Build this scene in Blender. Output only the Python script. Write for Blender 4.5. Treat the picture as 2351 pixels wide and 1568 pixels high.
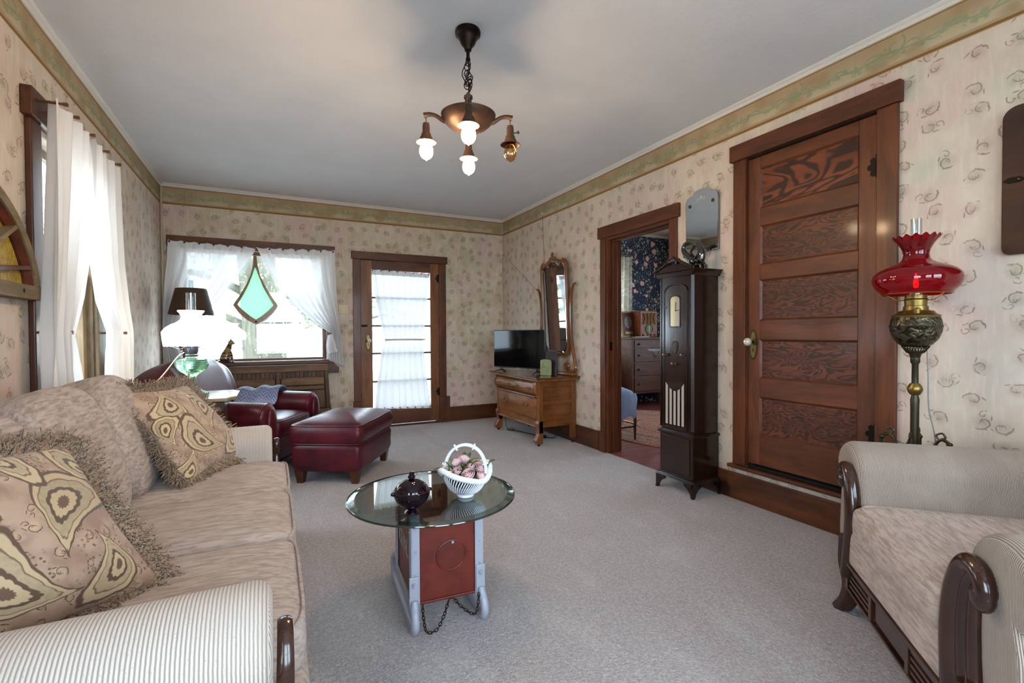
import bpy, bmesh, math, random
from mathutils import Vector, Matrix
random.seed(7)
PI = math.pi
sc = bpy.context.scene
COL = sc.collection
for o in list(bpy.data.objects): bpy.data.objects.remove(o)

# ---------------------------------------------------------------- camera
CAM_F, CAM_YAW, CAM_PITCH, CAM_ROLL = 1100.70, 0.464425, 0.0172937, -0.0051887
cd = bpy.data.cameras.new('camera'); cam = bpy.data.objects.new('camera', cd); COL.objects.link(cam)
cd.sensor_width = 36.0; cd.lens = CAM_F/2351*36.0; cd.clip_start = 0.02; cd.clip_end = 200
_f = Vector((math.sin(CAM_YAW)*math.cos(CAM_PITCH), math.cos(CAM_YAW)*math.cos(CAM_PITCH), -math.sin(CAM_PITCH)))
_r = Vector((math.cos(CAM_YAW), -math.sin(CAM_YAW), 0)); _u = _r.cross(_f)
_r2 = _r*math.cos(CAM_ROLL)+_u*math.sin(CAM_ROLL); _u2 = -_r*math.sin(CAM_ROLL)+_u*math.cos(CAM_ROLL)
cam.matrix_world = Matrix(((_r2.x,_u2.x,-_f.x,0),(_r2.y,_u2.y,-_f.y,0),(_r2.z,_u2.z,-_f.z,1.15),(0,0,0,1)))
sc.camera = cam

# ---------------------------------------------------------------- light and exposure
sc.view_settings.view_transform = 'Standard'; sc.view_settings.look = 'None'
sc.view_settings.gamma = 1.0; sc.view_settings.use_curve_mapping = False
sc.view_settings.exposure = 0.6
sc.cycles.use_denoising = True
sc.cycles.max_bounces = 8; sc.cycles.diffuse_bounces = 5; sc.cycles.glossy_bounces = 4
sc.cycles.use_adaptive_sampling = True; sc.cycles.adaptive_threshold = 0.03
sc.cycles.transmission_bounces = 8; sc.cycles.transparent_max_bounces = 24
sc.cycles.caustics_reflective = False; sc.cycles.caustics_refractive = False
sc.cycles.sample_clamp_indirect = 6.0
SKY_STRENGTH = 12.0
BULB_STRENGTH = 200.0
SHADE_STRENGTH = 4.0
w = bpy.data.worlds.new('sky'); sc.world = w; w.use_nodes = True
bg = w.node_tree.nodes['Background']; bg.inputs[0].default_value = (0.77, 0.845, 1.0, 1); bg.inputs[1].default_value = SKY_STRENGTH
def portal(loc, rot, sx, sy):
    l = bpy.data.lights.new('window_portal', 'AREA'); l.shape = 'RECTANGLE'; l.size = sx; l.size_y = sy
    l.cycles.is_portal = True
    o = bpy.data.objects.new('window_portal', l); COL.objects.link(o); o.location = loc; o.rotation_euler = rot
portal((-1.16, 3.47, 1.42), (0, -PI/2, 0), 1.5, .8)      # left window, light goes +x
portal((-1.16, -0.75, 1.45), (0, -PI/2, 0), 1.6, 1.5)    # left wall window beside the camera
portal((-.13, 6.14, 1.45), (-PI/2, 0, 0), 1.45, 1.25)    # picture window, light goes -y
portal((1.46, 6.14, 1.1), (-PI/2, 0, 0), .8, 1.8)        # glazed door
portal((.95, -2.06, 1.45), (PI/2, 0, 0), 2.7, 1.7)       # windows of the wall behind the camera
portal((4.35, 6.24, 1.5), (-PI/2, 0, 0), 1.0, 1.5)       # bedroom window
portal((6.46, 4.0, 1.5), (0, PI/2, 0), 1.5, 1.4)         # bedroom side window

# ---------------------------------------------------------------- node helpers
def S(h):
    h = h.lstrip('#'); c = [int(h[i:i+2], 16)/255 for i in (0, 2, 4)]
    return tuple((x/12.92 if x <= .04045 else ((x+.055)/1.055)**2.4) for x in c)+(1,)
class N:
    def __init__(s, name):
        s.m = bpy.data.materials.new(name); s.m.use_nodes = True; s.t = s.m.node_tree
        s.t.nodes.clear(); s.out = s.t.nodes.new('ShaderNodeOutputMaterial')
    def n(s, typ, ins=None, **props):
        d = s.t.nodes.new('ShaderNode'+typ)
        for k, v in props.items(): setattr(d, k, v)
        for k, v in (ins or {}).items(): s.put(d.inputs[k], v)
        return d
    def put(s, i, v):
        if isinstance(v, bpy.types.NodeSocket): s.t.links.new(v, i)
        elif v is not None:
            if i.type == 'RGBA' and len(v) == 3: v = (*v, 1)
            i.default_value = v
    def m_(s, op, a, b=None, c=None, clamp=False):
        d = s.n('Math', operation=op, use_clamp=clamp); s.put(d.inputs[0], a)
        if b is not None: s.put(d.inputs[1], b)
        if c is not None: s.put(d.inputs[2], c)
        return d.outputs[0]
    def mix(s, f, a, b, mode='MIX'):
        d = s.n('Mix', data_type='RGBA', blend_type=mode); s.put(d.inputs[0], f); s.put(d.inputs[6], a); s.put(d.inputs[7], b)
        return d.outputs[2]
    def ramp(s, f, stops, interp='LINEAR'):
        d = s.n('ValToRGB'); s.put(d.inputs[0], f); r = d.color_ramp; r.interpolation = interp
        while len(r.elements) < len(stops): r.elements.new(.5)
        for e, (p, c) in zip(r.elements, stops): e.position = p; e.color = c if len(c) == 4 else (*c, 1)
        return d.outputs[0]
    def sm(s, v, lo, hi):   # smoothstep mask
        d = s.n('MapRange', {0: v, 1: lo, 2: hi}, interpolation_type='SMOOTHSTEP'); return d.outputs[0]
    def obj(s): return s.n('TexCoord').outputs['Object']
    def uv(s): return s.n('TexCoord').outputs['UV']
    def sep(s, v): return s.n('SeparateXYZ', {0: v}).outputs
    def com(s, x, y, z=0.0): return s.n('CombineXYZ', {0: x, 1: y, 2: z}).outputs[0]
    def scl(s, v, x, y, z): return s.n('VectorMath', {0: v, 1: (x, y, z)}, operation='MULTIPLY').outputs[0]
    def fres(s, f0=.04, k=1.0):
        lw = s.n('LayerWeight', {'Blend': .5}).outputs['Facing']
        return s.m_('MINIMUM', s.m_('ADD', f0, s.m_('MULTIPLY', s.m_('POWER', lw, 4.0), .9*k)), 1.0)
    def noise(s, v, scale=5, detail=3, rough=.5, dist=0.0):
        return s.n('TexNoise', {'Vector': v, 'Scale': scale, 'Detail': detail, 'Roughness': rough, 'Distortion': dist}).outputs
    def bump(s, h, strength=.3, dist=.01):
        return s.n('Bump', {'Height': h, 'Strength': strength, 'Distance': dist}).outputs[0]
    def done(s, sh): s.t.links.new(sh, s.out.inputs[0]); return s.m
    def bsdf(s, color, rough=.5, metal=0.0, normal=None, spec=.5, coat=0.0, trans=0.0, ior=1.45, sheen=0.0, emis=None, es=0.0, coat_rough=.1):
        d = s.n('BsdfPrincipled'); I = d.inputs
        s.put(I['Base Color'], color); s.put(I['Roughness'], rough); s.put(I['Metallic'], metal)
        s.put(I['Specular IOR Level'], spec); s.put(I['Coat Weight'], coat); s.put(I['Coat Roughness'], coat_rough)
        s.put(I['Transmission Weight'], trans); s.put(I['IOR'], ior); s.put(I['Sheen Weight'], sheen)
        if normal is not None: s.put(I['Normal'], normal)
        if emis is not None: s.put(I['Emission Color'], emis); s.put(I['Emission Strength'], es)
        return d.outputs[0]
MATS = {}
def plain(name, col, rough=.5, metal=0.0, var=.08, scale=30, bump=.0, **k):
    if name in MATS: return MATS[name]
    a = N(name); o = a.obj(); n = a.noise(o, scale, 3)[0]
    c = S(col); d = tuple(x*(1-var*2.5) for x in c[:3])+(1,)
    nm = a.bump(n, bump, .004) if bump else None
    MATS[name] = a.done(a.bsdf(a.mix(n, d, c), rough, metal, nm, **k)); return MATS[name]
def wood(name, light, dark, axis=2, scale=1.0, rough=.38, coat=.25, contrast=1.0, fig=0.0, knots=0.0):
    if name in MATS: return MATS[name]
    a = N(name); o = a.obj()
    st = [14, 14, 14]; st[axis] = 1.1
    v = a.scl(o, *[x*scale for x in st])
    warp = a.noise(a.scl(o, 2.2*scale, 2.2*scale, 2.2*scale), 1.0, 2)[1]
    v2 = a.n('VectorMath', {0: v, 1: a.scl(warp, 2.4, 2.4, 2.4)}, operation='ADD').outputs[0]
    n1 = a.noise(v2, 1.0, 5, .62)[0]
    st2 = [110, 110, 110]; st2[axis] = 4
    n2 = a.noise(a.scl(o, *[x*scale for x in st2]), 1.0, 3, .6)[0]
    lo = .5-.22/contrast; hi = .5+.22/contrast
    f = a.sm(n1, lo, hi)
    col = a.mix(f, S(dark), S(light))
    col = a.mix(a.sm(n2, .35, .75), a.mix(.35, col, S(dark)), col)
    big = a.noise(o, 1.3*scale, 2)[0]
    col = a.mix(a.m_('MULTIPLY', a.sm(big, .3, .7), .35), col, a.mix(.5, col, S(dark)))
    if fig:
        s3 = [5, 5, 5]; s3[axis] = 1.3
        wv = a.noise(a.scl(o, *[x*scale*fig for x in s3]), 1.0, 3, .55, .6)[0]
        ring = a.m_('PINGPONG', a.m_('MULTIPLY', wv, 14.0), .5)
        col = a.mix(a.sm(ring, .12, .34), S(dark), a.mix(.35, col, S(light)))
    if knots:
        vo = a.n('TexVoronoi', {'Vector': o, 'Scale': knots, 'Randomness': 1.0}).outputs['Distance']
        col = a.mix(a.sm(vo, .13, .08), col, S('24110a'))
    MATS[name] = a.done(a.bsdf(col, rough, 0, a.bump(n2, .12, .002), .4, coat)); return MATS[name]
def emit(name, col, st):
    if name in MATS: return MATS[name]
    a = N(name); MATS[name] = a.done(a.n('Emission', {0: S(col), 1: st}).outputs[0]); return MATS[name]
def pane(name='window_glass', tint='f4fbfa', refl=.08):
    if name in MATS: return MATS[name]
    a = N(name); fr = a.fres(.04)
    t = a.n('BsdfTransparent', {0: S(tint)}).outputs[0]; g = a.n('BsdfGlossy', {0: (1, 1, 1, 1), 1: .01}).outputs[0]
    MATS[name] = a.done(a.n('MixShader', {0: a.m_('MINIMUM', fr, 1.0), 1: t, 2: g}).outputs[0]); return MATS[name]
def sheer(name, col, see=.12, tr=.55, stripe=None):
    if name in MATS: return MATS[name]
    a = N(name); o = a.obj(); wv = a.noise(a.scl(o, 300, 300, 300), 1, 2)[0]
    nm = a.bump(a.noise(a.scl(o, 60, 60, 9), 1, 3)[0], .12, .004)
    d = a.n('BsdfDiffuse', {0: S(col), 'Normal': nm}).outputs[0]; t = a.n('BsdfTranslucent', {0: S(col)}).outputs[0]
    m1 = a.n('MixShader', {0: tr, 1: d, 2: t}).outputs[0]
    sf = a.m_('MULTIPLY', a.sm(wv, .3, .7), see*2)
    if stripe:
        vo = a.n('TexVoronoi', {'Vector': o, 'Scale': 16.0}).outputs['Distance']
        sf = a.m_('ADD', sf, a.m_('MULTIPLY', a.sm(vo, .35, .6), .3))
    x = a.n('BsdfTransparent', {0: (1, 1, 1, 1)}).outputs[0]
    MATS[name] = a.done(a.n('MixShader', {0: sf, 1: m1, 2: x}).outputs[0]); return MATS[name]

# ---------------------------------------------------------------- geometry helpers
class G:
    def __init__(s): s.b = bmesh.new(); s.uvs = {}
    def v(s, *p): return s.b.verts.new(p[0] if len(p) == 1 else p)
    def f(s, vs):
        try: return s.b.faces.new(vs)
        except ValueError: return None
    def box(s, x0, x1, y0, y1, z0, z1, M=None):
        P = [(x, y, z) for z in (z0, z1) for y in (y0, y1) for x in (x0, x1)]
        vs = [s.v(M @ Vector(p) if M else p) for p in P]
        for q in ((0, 2, 3, 1), (4, 5, 7, 6), (0, 1, 5, 4), (2, 6, 7, 3), (0, 4, 6, 2), (1, 3, 7, 5)): s.f([vs[i] for i in q])
        return s
    def ring(s, c, u, w, r, seg, ru=1.0):
        return [s.v(Vector(c)+Vector(u)*math.cos(2*PI*i/seg)*r*ru+Vector(w)*math.sin(2*PI*i/seg)*r) for i in range(seg)]
    def bridge(s, a, b, close=True):
        n = len(a)
        for i in range(n if close else n-1): s.f([a[i], a[(i+1) % n], b[(i+1) % n], b[i]])
    def tube(s, pts, r, seg=8, closed=False, flat=1.0):
        pts = [Vector(p) for p in pts]; n = len(pts)
        R = (lambda i: r[i]) if isinstance(r, (list, tuple)) else ((lambda i: r(i/(n-1))) if callable(r) else (lambda i: r))
        rings = []; up = None
        for i in range(n):
            a = pts[(i-1) % n] if (closed or i > 0) else pts[i]; b = pts[(i+1) % n] if (closed or i < n-1) else pts[i]
            t = (b-a); t = t.normalized() if t.length > 1e-9 else Vector((0, 0, 1))
            if up is None: up = Vector((0, 0, 1)) if abs(t.z) < .9 else Vector((1, 0, 0))
            u = t.cross(up)
            if u.length < 1e-6: u = t.orthogonal()
            u.normalize(); w_ = u.cross(t).normalized(); up = w_
            rings.append(s.ring(pts[i], u, w_, R(i), seg, flat))
        for i in range(n-1): s.bridge(rings[i], rings[i+1])
        if closed: s.bridge(rings[-1], rings[0])
        else: s.f(rings[0][::-1]); s.f(rings[-1])
        return s
    def lathe(s, prof, seg=24, c=(0, 0, 0), M=None, wav=None):
        prev = None; c = Vector(c)
        for k, (r, z) in enumerate(prof):
            cur = []
            for i in range(seg):
                t = 2*PI*i/seg; rr = r; zz = z
                if wav: rr, zz = wav(k, t, r, z)
                p = Vector((math.cos(t)*rr, math.sin(t)*rr, zz)); p = (M @ p) if M else p
                cur.append(s.v(p+c))
            if prev: s.bridge(prev, cur)
            else: first = cur
            prev = cur
        if prof[0][0] > 1e-6: s.f(first[::-1])
        if prof[-1][0] > 1e-6: s.f(prev)
        return s
    def shell(s, prof, seg=32, c=(0, 0, 0), wav=None, th=.003):   # open glass shade: outer and inner skins
        prof = list(prof); inner = [(max(r-th, .0005), z) for r, z in reversed(prof)]
        c = Vector(c); rings = []
        allp = prof+inner
        for k, (r, z) in enumerate(allp):
            kk = k if k < len(prof) else len(allp)-1-k
            cur = []
            for i in range(seg):
                t = 2*PI*i/seg; rr, zz = (wav(kk, t, r, z) if wav else (r, z))
                cur.append(s.v(c+Vector((math.cos(t)*rr, math.sin(t)*rr, zz))))
            rings.append(cur)
        for i in range(len(rings)): s.bridge(rings[i], rings[(i+1) % len(rings)])
        return s
    def prism(s, pts, plane, d0, d1, M=None):
        def P(a, b, d):
            p = {'xy': (a, b, d), 'xz': (a, d, b), 'yz': (d, a, b)}[plane]; return M @ Vector(p) if M else p
        A = [s.v(P(a, b, d0)) for a, b in pts]; B = [s.v(P(a, b, d1)) for a, b in pts]
        s.f(A); s.f(B[::-1]); s.bridge(A, B); return s
    def frame(s, outer, inner, plane, d0, d1):   # closed band between two outlines of equal length
        def P(a, b, d): return {'xy': (a, b, d), 'xz': (a, d, b), 'yz': (d, a, b)}[plane]
        r = [[s.v(P(a, b, d)) for a, b in q] for q, d in ((outer, d0), (outer, d1), (inner, d1), (inner, d0))]
        for i in range(4): s.bridge(r[i], r[(i+1) % 4])
        return s
    def grid(s, nu, nv, fn, cu=False, cv=False, uv=False):
        L = [[s.v(fn(i/(nu if cu else nu-1), j/(nv if cv else nv-1))) for j in range(nv)] for i in range(nu)]
        ul = s.b.loops.layers.uv.verify() if uv else None
        for i in range(nu if cu else nu-1):
            for j in range(nv if cv else nv-1):
                i2, j2 = (i+1) % nu, (j+1) % nv
                fc = s.f([L[i][j], L[i2][j], L[i2][j2], L[i][j2]])
                if ul and fc:
                    for lp, (a, b) in zip(fc.loops, ((i, j), (i+1, j), (i+1, j+1), (i, j+1))): lp[ul].uv = (a/(nu-1), b/(nv-1))
        return s
    def ball(s, c, rx, ry=None, rz=None, seg=16, rg=10, e=1.0, ez=1.0, M=None):
        ry = rx if ry is None else ry; rz = rx if rz is None else rz; c = Vector(c)
        sg = lambda x, p: math.copysign(abs(x)**p, x)
        rings = []
        for j in range(1, rg):
            ph = -PI/2+PI*j/rg
            rings.append([])
            for i in range(seg):
                t = 2*PI*i/seg
                p = Vector((rx*sg(math.cos(ph), ez)*sg(math.cos(t), e), ry*sg(math.cos(ph), ez)*sg(math.sin(t), e), rz*sg(math.sin(ph), ez)))
                rings[-1].append(s.v((M @ p if M else p)+c))
        for a, b in zip(rings, rings[1:]): s.bridge(a, b)
        p = Vector((0, 0, -rz)); q = Vector((0, 0, rz))
        bt = s.v((M @ p if M else p)+c); tp = s.v((M @ q if M else q)+c)
        for i in range(seg):
            s.f([bt, rings[0][(i+1) % seg], rings[0][i]]); s.f([tp, rings[-1][i], rings[-1][(i+1) % seg]])
        return s
    def torus(s, c, R_, r, ax=(0, 0, 1), seg=24, ts=8, sx=1.0, sy=1.0):
        q = Vector(ax).to_track_quat('Z', 'Y').to_matrix()
        return s.tube([Vector(c)+q @ Vector((math.cos(2*PI*i/seg)*R_*sx, math.sin(2*PI*i/seg)*R_*sy, 0)) for i in range(seg)], r, ts, closed=True)
def link(name, data, parent=None):
    o = bpy.data.objects.new(name, data); COL.objects.link(o)
    if parent: o.parent = parent
    return o
def put(name, g, mat, parent=None, smooth=True, bevel=0, sub=0, world=False, auto=True, solid=0, bseg=2):
    bmesh.ops.remove_doubles(g.b, verts=g.b.verts, dist=1e-6)
    bmesh.ops.recalc_face_normals(g.b, faces=g.b.faces)
    if world and parent:
        p = parent; Mw = Matrix.Identity(4)
        while p: Mw = p.matrix_basis @ Mw; p = p.parent
        g.b.transform(Mw.inverted())
    me = bpy.data.meshes.new(name); g.b.to_mesh(me); g.b.free()
    if smooth:
        me.polygons.foreach_set('use_smooth', [True]*len(me.polygons))
    me.materials.append(mat); o = link(name, me, parent)
    if solid: m = o.modifiers.new('solid', 'SOLIDIFY'); m.thickness = solid; m.offset = 0
    if bevel: m = o.modifiers.new('bevel', 'BEVEL'); m.width = bevel; m.segments = bseg; m.limit_method = 'ANGLE'; m.angle_limit = .6
    if sub: m = o.modifiers.new('sub', 'SUBSURF'); m.levels = sub; m.render_levels = sub
    if smooth and auto and not sub:
        try: me.set_sharp_from_angle(angle=math.radians(38))
        except Exception: pass
    return o
def tag(o, label=None, cat=None, group=None, kind=None):
    if label: o['label'] = label
    if cat: o['category'] = cat
    if group: o['group'] = group
    if kind: o['kind'] = kind
    return o
def thing(name, label, cat, loc=(0, 0, 0), rz=0.0, group=None, rot=None):
    o = bpy.data.objects.new(name, None); COL.objects.link(o); o.location = loc; o.rotation_euler = rot or (0, 0, rz); o.empty_display_size = .1
    o.matrix_basis  # keep loc/rot
    return tag(o, label, cat, group)
def struct(name, label=None):
    o = bpy.data.objects.new(name, None); COL.objects.link(o); o.empty_display_size = .1; o['kind'] = 'structure'
    if label: o['label'] = label
    return o
def sobj(name, g, mat, label=None, **k):
    o = put(name, g, mat, None, **k); o['kind'] = 'structure'
    if label: o['label'] = label
    return o
def lerp(a, b, t): return a+(b-a)*t
def spline(pts, n):   # Catmull-Rom through points
    P = [Vector(p) for p in pts]; out = []
    for k in range(n):
        t = k/(n-1)*(len(P)-1); i = min(int(t), len(P)-2); u = t-i
        a, b, c, d = P[max(i-1, 0)], P[i], P[i+1], P[min(i+2, len(P)-1)]
        out.append(.5*((2*b)+(c-a)*u+(2*a-5*b+4*c-d)*u*u+(3*b-a-3*c+d)*u**3))
    return out
def copy_tree(o, parent=None):
    c = o.copy(); COL.objects.link(c); c.parent = parent
    for ch in list(o.children): copy_tree(ch, c)
    return c

# ---------------------------------------------------------------- materials of the room
XL, XR, YB, YF, ZC = -1.0, 2.86, 5.98, -1.9, 2.70
def swirl_layer(a, u, v, cell, seed, tint=None):
    """one scattered leaf scroll per voronoi cell: returns stroke mask, blot mask, cell colour"""
    vec = a.com(a.m_('MULTIPLY', u, 1/cell), a.m_('MULTIPLY', v, 1/cell), seed)
    vo = a.n('TexVoronoi', {'Vector': vec, 'Scale': 1.0, 'Randomness': .62}, voronoi_dimensions='3D')
    # 2D cells: flatten by feeding a constant z and reading the xy offset
    vo.voronoi_dimensions = '2D'
    d = a.n('VectorMath', {0: vec, 1: vo.outputs['Position']}, operation='SUBTRACT').outputs[0]
    cr, cg, cb = a.n('SeparateColor', {0: vo.outputs['Color']}).outputs[:3]
    x, y, _ = a.sep(d)
    x = a.m_('MULTIPLY', x, a.m_('SIGN', a.m_('SUBTRACT', cg, .5)))
    rot = a.n('VectorRotate', {'Vector': a.com(x, y), 'Angle': a.m_('MULTIPLY', cr, 6.283)}, rotation_type='Z_AXIS').outputs[0]
    wob = a.noise(vec, 5, 2)[1]
    rot = a.n('VectorMath', {0: rot, 1: a.scl(a.n('VectorMath', {0: wob, 1: (.5, .5, .5)}, operation='SUBTRACT').outputs[0], .10, .10, 0)}, operation='ADD').outputs[0]
    x, y, _ = a.sep(rot)
    def spiral(x0, y0, r0, w, off):
        px, py = a.m_('SUBTRACT', x, x0), a.m_('SUBTRACT', y, y0)
        r = a.m_('SQRT', a.m_('ADD', a.m_('MULTIPLY', px, px), a.m_('MULTIPLY', py, py)))
        th = a.m_('FRACT', a.m_('ADD', a.m_('MULTIPLY', a.m_('ARCTAN2', py, px), 1/6.2832), off))
        dd = a.m_('ABSOLUTE', a.m_('SUBTRACT', r, a.m_('MULTIPLY', th, r0)))
        dd2 = a.m_('ABSOLUTE', a.m_('SUBTRACT', r, a.m_('MULTIPLY', a.m_('ADD', th, -1.0), -r0*.35)))
        return a.m_('MAXIMUM', a.sm(dd, w, w*.25), a.m_('MULTIPLY', a.sm(dd2, w*.7, 0.0), a.sm(th, .8, .5)))
    def leaf(cx, cy, ang, l, wd):
        p = a.n('VectorRotate', {'Vector': a.com(a.m_('SUBTRACT', x, cx), a.m_('SUBTRACT', y, cy)), 'Angle': ang}, rotation_type='Z_AXIS').outputs[0]
        q = a.n('VectorMath', {0: a.scl(p, 1/l, 1/wd, 0)}, operation='LENGTH').outputs[1]
        return a.sm(q, 1.0, .55)
    s1 = spiral(.0, .0, .27, .030, .0)
    s2 = a.m_('MULTIPLY', spiral(-.2, .14, .15, .024, .5), a.sm(cb, .35, .5))
    lf = a.m_('MAXIMUM', leaf(-.26, -.06, .7, .12, .026), leaf(.2, -.12, -.5, .11, .028))
    lf = a.m_('MAXIMUM', lf, leaf(.12, -.2, -1.1, .08, .02))
    st = a.m_('MAXIMUM', a.m_('MAXIMUM', s1, s2), lf)
    bl = a.m_('MULTIPLY', a.sm(a.n('VectorMath', {0: rot}, operation='LENGTH').outputs[1], .34, .06), a.noise(vec, 4, 2)[0])
    return st, bl, cr, cg, cb
def wallpaper(name, axis, paper='bfafa0', side=False):
    a = N(name); o = a.obj(); X = a.sep(o); u = X[axis]; v = X[2]
    st, bl, cr, cg, cb = swirl_layer(a, u, v, .138, 3.1 if side else 7.3)
    cloud = a.noise(a.com(a.m_('MULTIPLY', u, 5.5), a.m_('MULTIPLY', v, 4)), 1.0, 4, .6)[0]
    streak = a.noise(a.com(a.m_('MULTIPLY', u, 45), a.m_('MULTIPLY', v, 6)), 1.0, 3, .6)[0]
    base = a.mix(a.sm(cloud, .35, .65), S(paper), S('cabcac'))
    base = a.mix(a.sm(a.noise(o, 2.6, 3)[0], .5, .72), base, S('c6aca4'))
    base = a.mix(a.sm(a.noise(o, 3.4, 3)[0], .56, .75), base, S('b5b3a2'))
    base = a.mix(a.m_('MULTIPLY', a.sm(streak, .45, .75), .5), base, S('d6c8ba'))
    ink = a.mix(a.sm(cg, .35, .65), S('66654c'), S('7c585a'))
    ink = a.mix(a.sm(cb, .3, .7), ink, S('605e48'))
    base = a.mix(a.m_('MULTIPLY', bl, .8), base, a.mix(cb, S('a67c78'), S('858a68')))
    brk = a.sm(a.noise(o, 38, 2)[0], .28, .5)
    base = a.mix(a.m_('MULTIPLY', a.m_('MULTIPLY', st, .66), brk), base, ink)
    # border strip
    T = .52; uu = a.m_('SUBTRACT', a.m_('MULTIPLY', a.m_('FRACT', a.m_('MULTIPLY', u, 1/T)), T), T/2)
    z0 = 2.575
    stem_c = a.m_('ADD', z0, a.m_('MULTIPLY', a.m_('SINE', a.m_('MULTIPLY', uu, 6.2832/T*2)), .006))
    dz = a.m_('SUBTRACT', v, stem_c)
    stem = a.sm(a.m_('ABSOLUTE', dz), .008, .003)
    dz2 = a.m_('SUBTRACT', v, a.m_('ADD', z0+.004, a.m_('MULTIPLY', a.m_('SINE', a.m_('MULTIPLY', u, 6.2832/T*3)), .022)))
    stem2 = a.sm(a.m_('ABSOLUTE', dz2), .006, .002)
    px = a.m_('SUBTRACT', uu, .03); py = a.m_('SUBTRACT', v, 2.607)
    r = a.m_('SQRT', a.m_('ADD', a.m_('MULTIPLY', px, px), a.m_('MULTIPLY', py, py)))
    th = a.m_('FRACT', a.m_('ADD', a.m_('MULTIPLY', a.m_('ARCTAN2', py, px), -1/6.2832), .35))
    scroll = a.sm(a.m_('ABSOLUTE', a.m_('SUBTRACT', r, a.m_('ADD', .012, a.m_('MULTIPLY', th, .035)))), .007, .003)
    lvv = a.com(a.m_('MULTIPLY', u, 30), a.m_('MULTIPLY', v, 30))
    lw = a.n('VectorMath', {0: lvv, 1: a.scl(a.noise(lvv, 1.6, 2)[1], 1.1, 1.1, 0)}, operation='ADD').outputs[0]
    lvo = a.n('TexVoronoi', {'Vector': lw, 'Scale': 1.0}).outputs
    lmask = a.m_('MULTIPLY', a.sm(lvo['Distance'], .52, .38), a.sm(a.m_('ADD', a.m_('ABSOLUTE', dz), a.m_('MULTIPLY', a.noise(a.com(a.m_('MULTIPLY', u, 14), 0), 1, 2)[0], .05)), .062, .045))
    bcol = a.mix(a.sm(v, 2.50, 2.66), S('b3a488'), S('a58f70'))
    bcol = a.mix(a.sm(a.noise(o, 6, 2)[0], .4, .7), bcol, S('9a8262'))
    green = a.mix(a.noise(o, 25, 2)[0], S('6b7350'), S('98a086'))
    vine = a.m_('MAXIMUM', a.m_('MAXIMUM', stem, stem2), a.m_('MAXIMUM', scroll, a.m_('MULTIPLY', lmask, .85)))
    bcol = a.mix(a.m_('MULTIPLY', vine, .9), bcol, green)
    bcol = a.mix(a.sm(v, 2.522, 2.518), bcol, S('a08a6c')); bcol = a.mix(a.sm(v, 2.508, 2.505), bcol, S('7c5a32'))
    bcol = a.mix(a.sm(v, 2.493, 2.491), bcol, S('b49b74'))
    bcol = a.mix(a.sm(a.m_('ABSOLUTE', a.m_('SUBTRACT', v, 2.662)), .003, .002), bcol, S('7c5a32'))
    col = a.mix(a.m_('GREATER_THAN', v, 2.487), base, bcol)
    # paper seams
    seam = a.m_('LESS_THAN', a.m_('ABSOLUTE', a.m_('SUBTRACT', a.m_('FRACT', a.m_('MULTIPLY', a.m_('ADD', u, .2), 1/.686)), .5)), .0012)
    col = a.mix(a.m_('MULTIPLY', seam, .35), col, S('6b5a48'))
    MATS[name] = a.done(a.bsdf(col, .75, 0, a.bump(cloud, .15, .01), .3)); return MATS[name]
M_WS = wallpaper('wallpaper_side', 1, side=True); M_WB = wallpaper('wallpaper_end', 0, 'b5a68c')
def navy_paper():
    a = N('navy_rose_wallpaper'); X = a.sep(a.obj()); u, v = X[0], X[2]
    col = a.mix(a.noise(a.obj(), 20, 2)[0], S('1e2036'), S('2e304a'))
    for cell, lo, hi, c1, c2, seed in ((.03, .42, .28, '6f7a60', '8a9a78', 1.), (.05, .36, .22, 'b8b092', '98a384', 5.), (.085, .24, .2, 'c99a86', 'e0b79e', 9.), (.17, .25, .22, 'd08f8a', 'e8b9ae', 3.)):
        vec = a.com(a.m_('ADD', a.m_('MULTIPLY', u, 1/cell), seed), a.m_('MULTIPLY', v, 1/cell))
        wv = a.n('VectorMath', {0: vec, 1: a.scl(a.noise(vec, 2.2, 2)[1], .35, .35, 0)}, operation='ADD').outputs[0]
        d = a.n('TexVoronoi', {'Vector': wv, 'Scale': 1.0, 'Randomness': .9}).outputs['Distance']
        ring = a.m_('PINGPONG', a.m_('MULTIPLY', d, 9), .5)
        keep = a.sm(a.noise(a.obj(), 6, 2)[0], .38, .48) if cell < .06 else 1.0
        col = a.mix(a.m_('MULTIPLY', a.sm(d, lo, hi), keep), col, a.mix(a.sm(ring, .1, .4), S(c1), S(c2)))
    return a.done(a.bsdf(col, .8))
def carpet():
    a = N('carpet_pile'); o = a.obj()
    n = a.noise(o, 120, 4, .75)[0]; n2 = a.noise(a.scl(o, 62, 62, 62), 1, 3, .7, .5)[0]; big = a.noise(o, 1.6, 3)[0]; tr = a.noise(a.scl(o, 9, 3.5, 1), 1, 3)[0]
    c = a.mix(a.sm(n, .3, .7), S('bcb2b4'), S('e8e1e4'))
    c = a.mix(a.m_('MULTIPLY', a.sm(n2, .35, .62), .45), c, S('9a8f8a'))
    c = a.mix(a.m_('MULTIPLY', a.sm(big, .5, .75), .32), c, S('b3a398'))
    c = a.mix(a.m_('MULTIPLY', a.sm(tr, .52, .7), .25), c, S('e2dedd'))
    h = a.m_('ADD', a.m_('MULTIPLY', n, .6), n2)
    return a.done(a.bsdf(c, .95, 0, a.bump(h, 1.0, .02), .1, sheen=.25))
def plaster():
    a = N('ceiling_plaster'); o = a.obj()
    n = a.noise(o, 26, 5, .65, .8)[0]; k = a.noise(o, 4, 3)[0]
    c = a.mix(k, S('cecfd5'), S('dadbe0'))
    return a.done(a.bsdf(c, .85, 0, a.bump(a.m_('ADD', a.sm(n, .52, .7), a.m_('MULTIPLY', k, .5)), .16, .008), .2))
M_CARPET = carpet(); M_CEIL = plaster()
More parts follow.
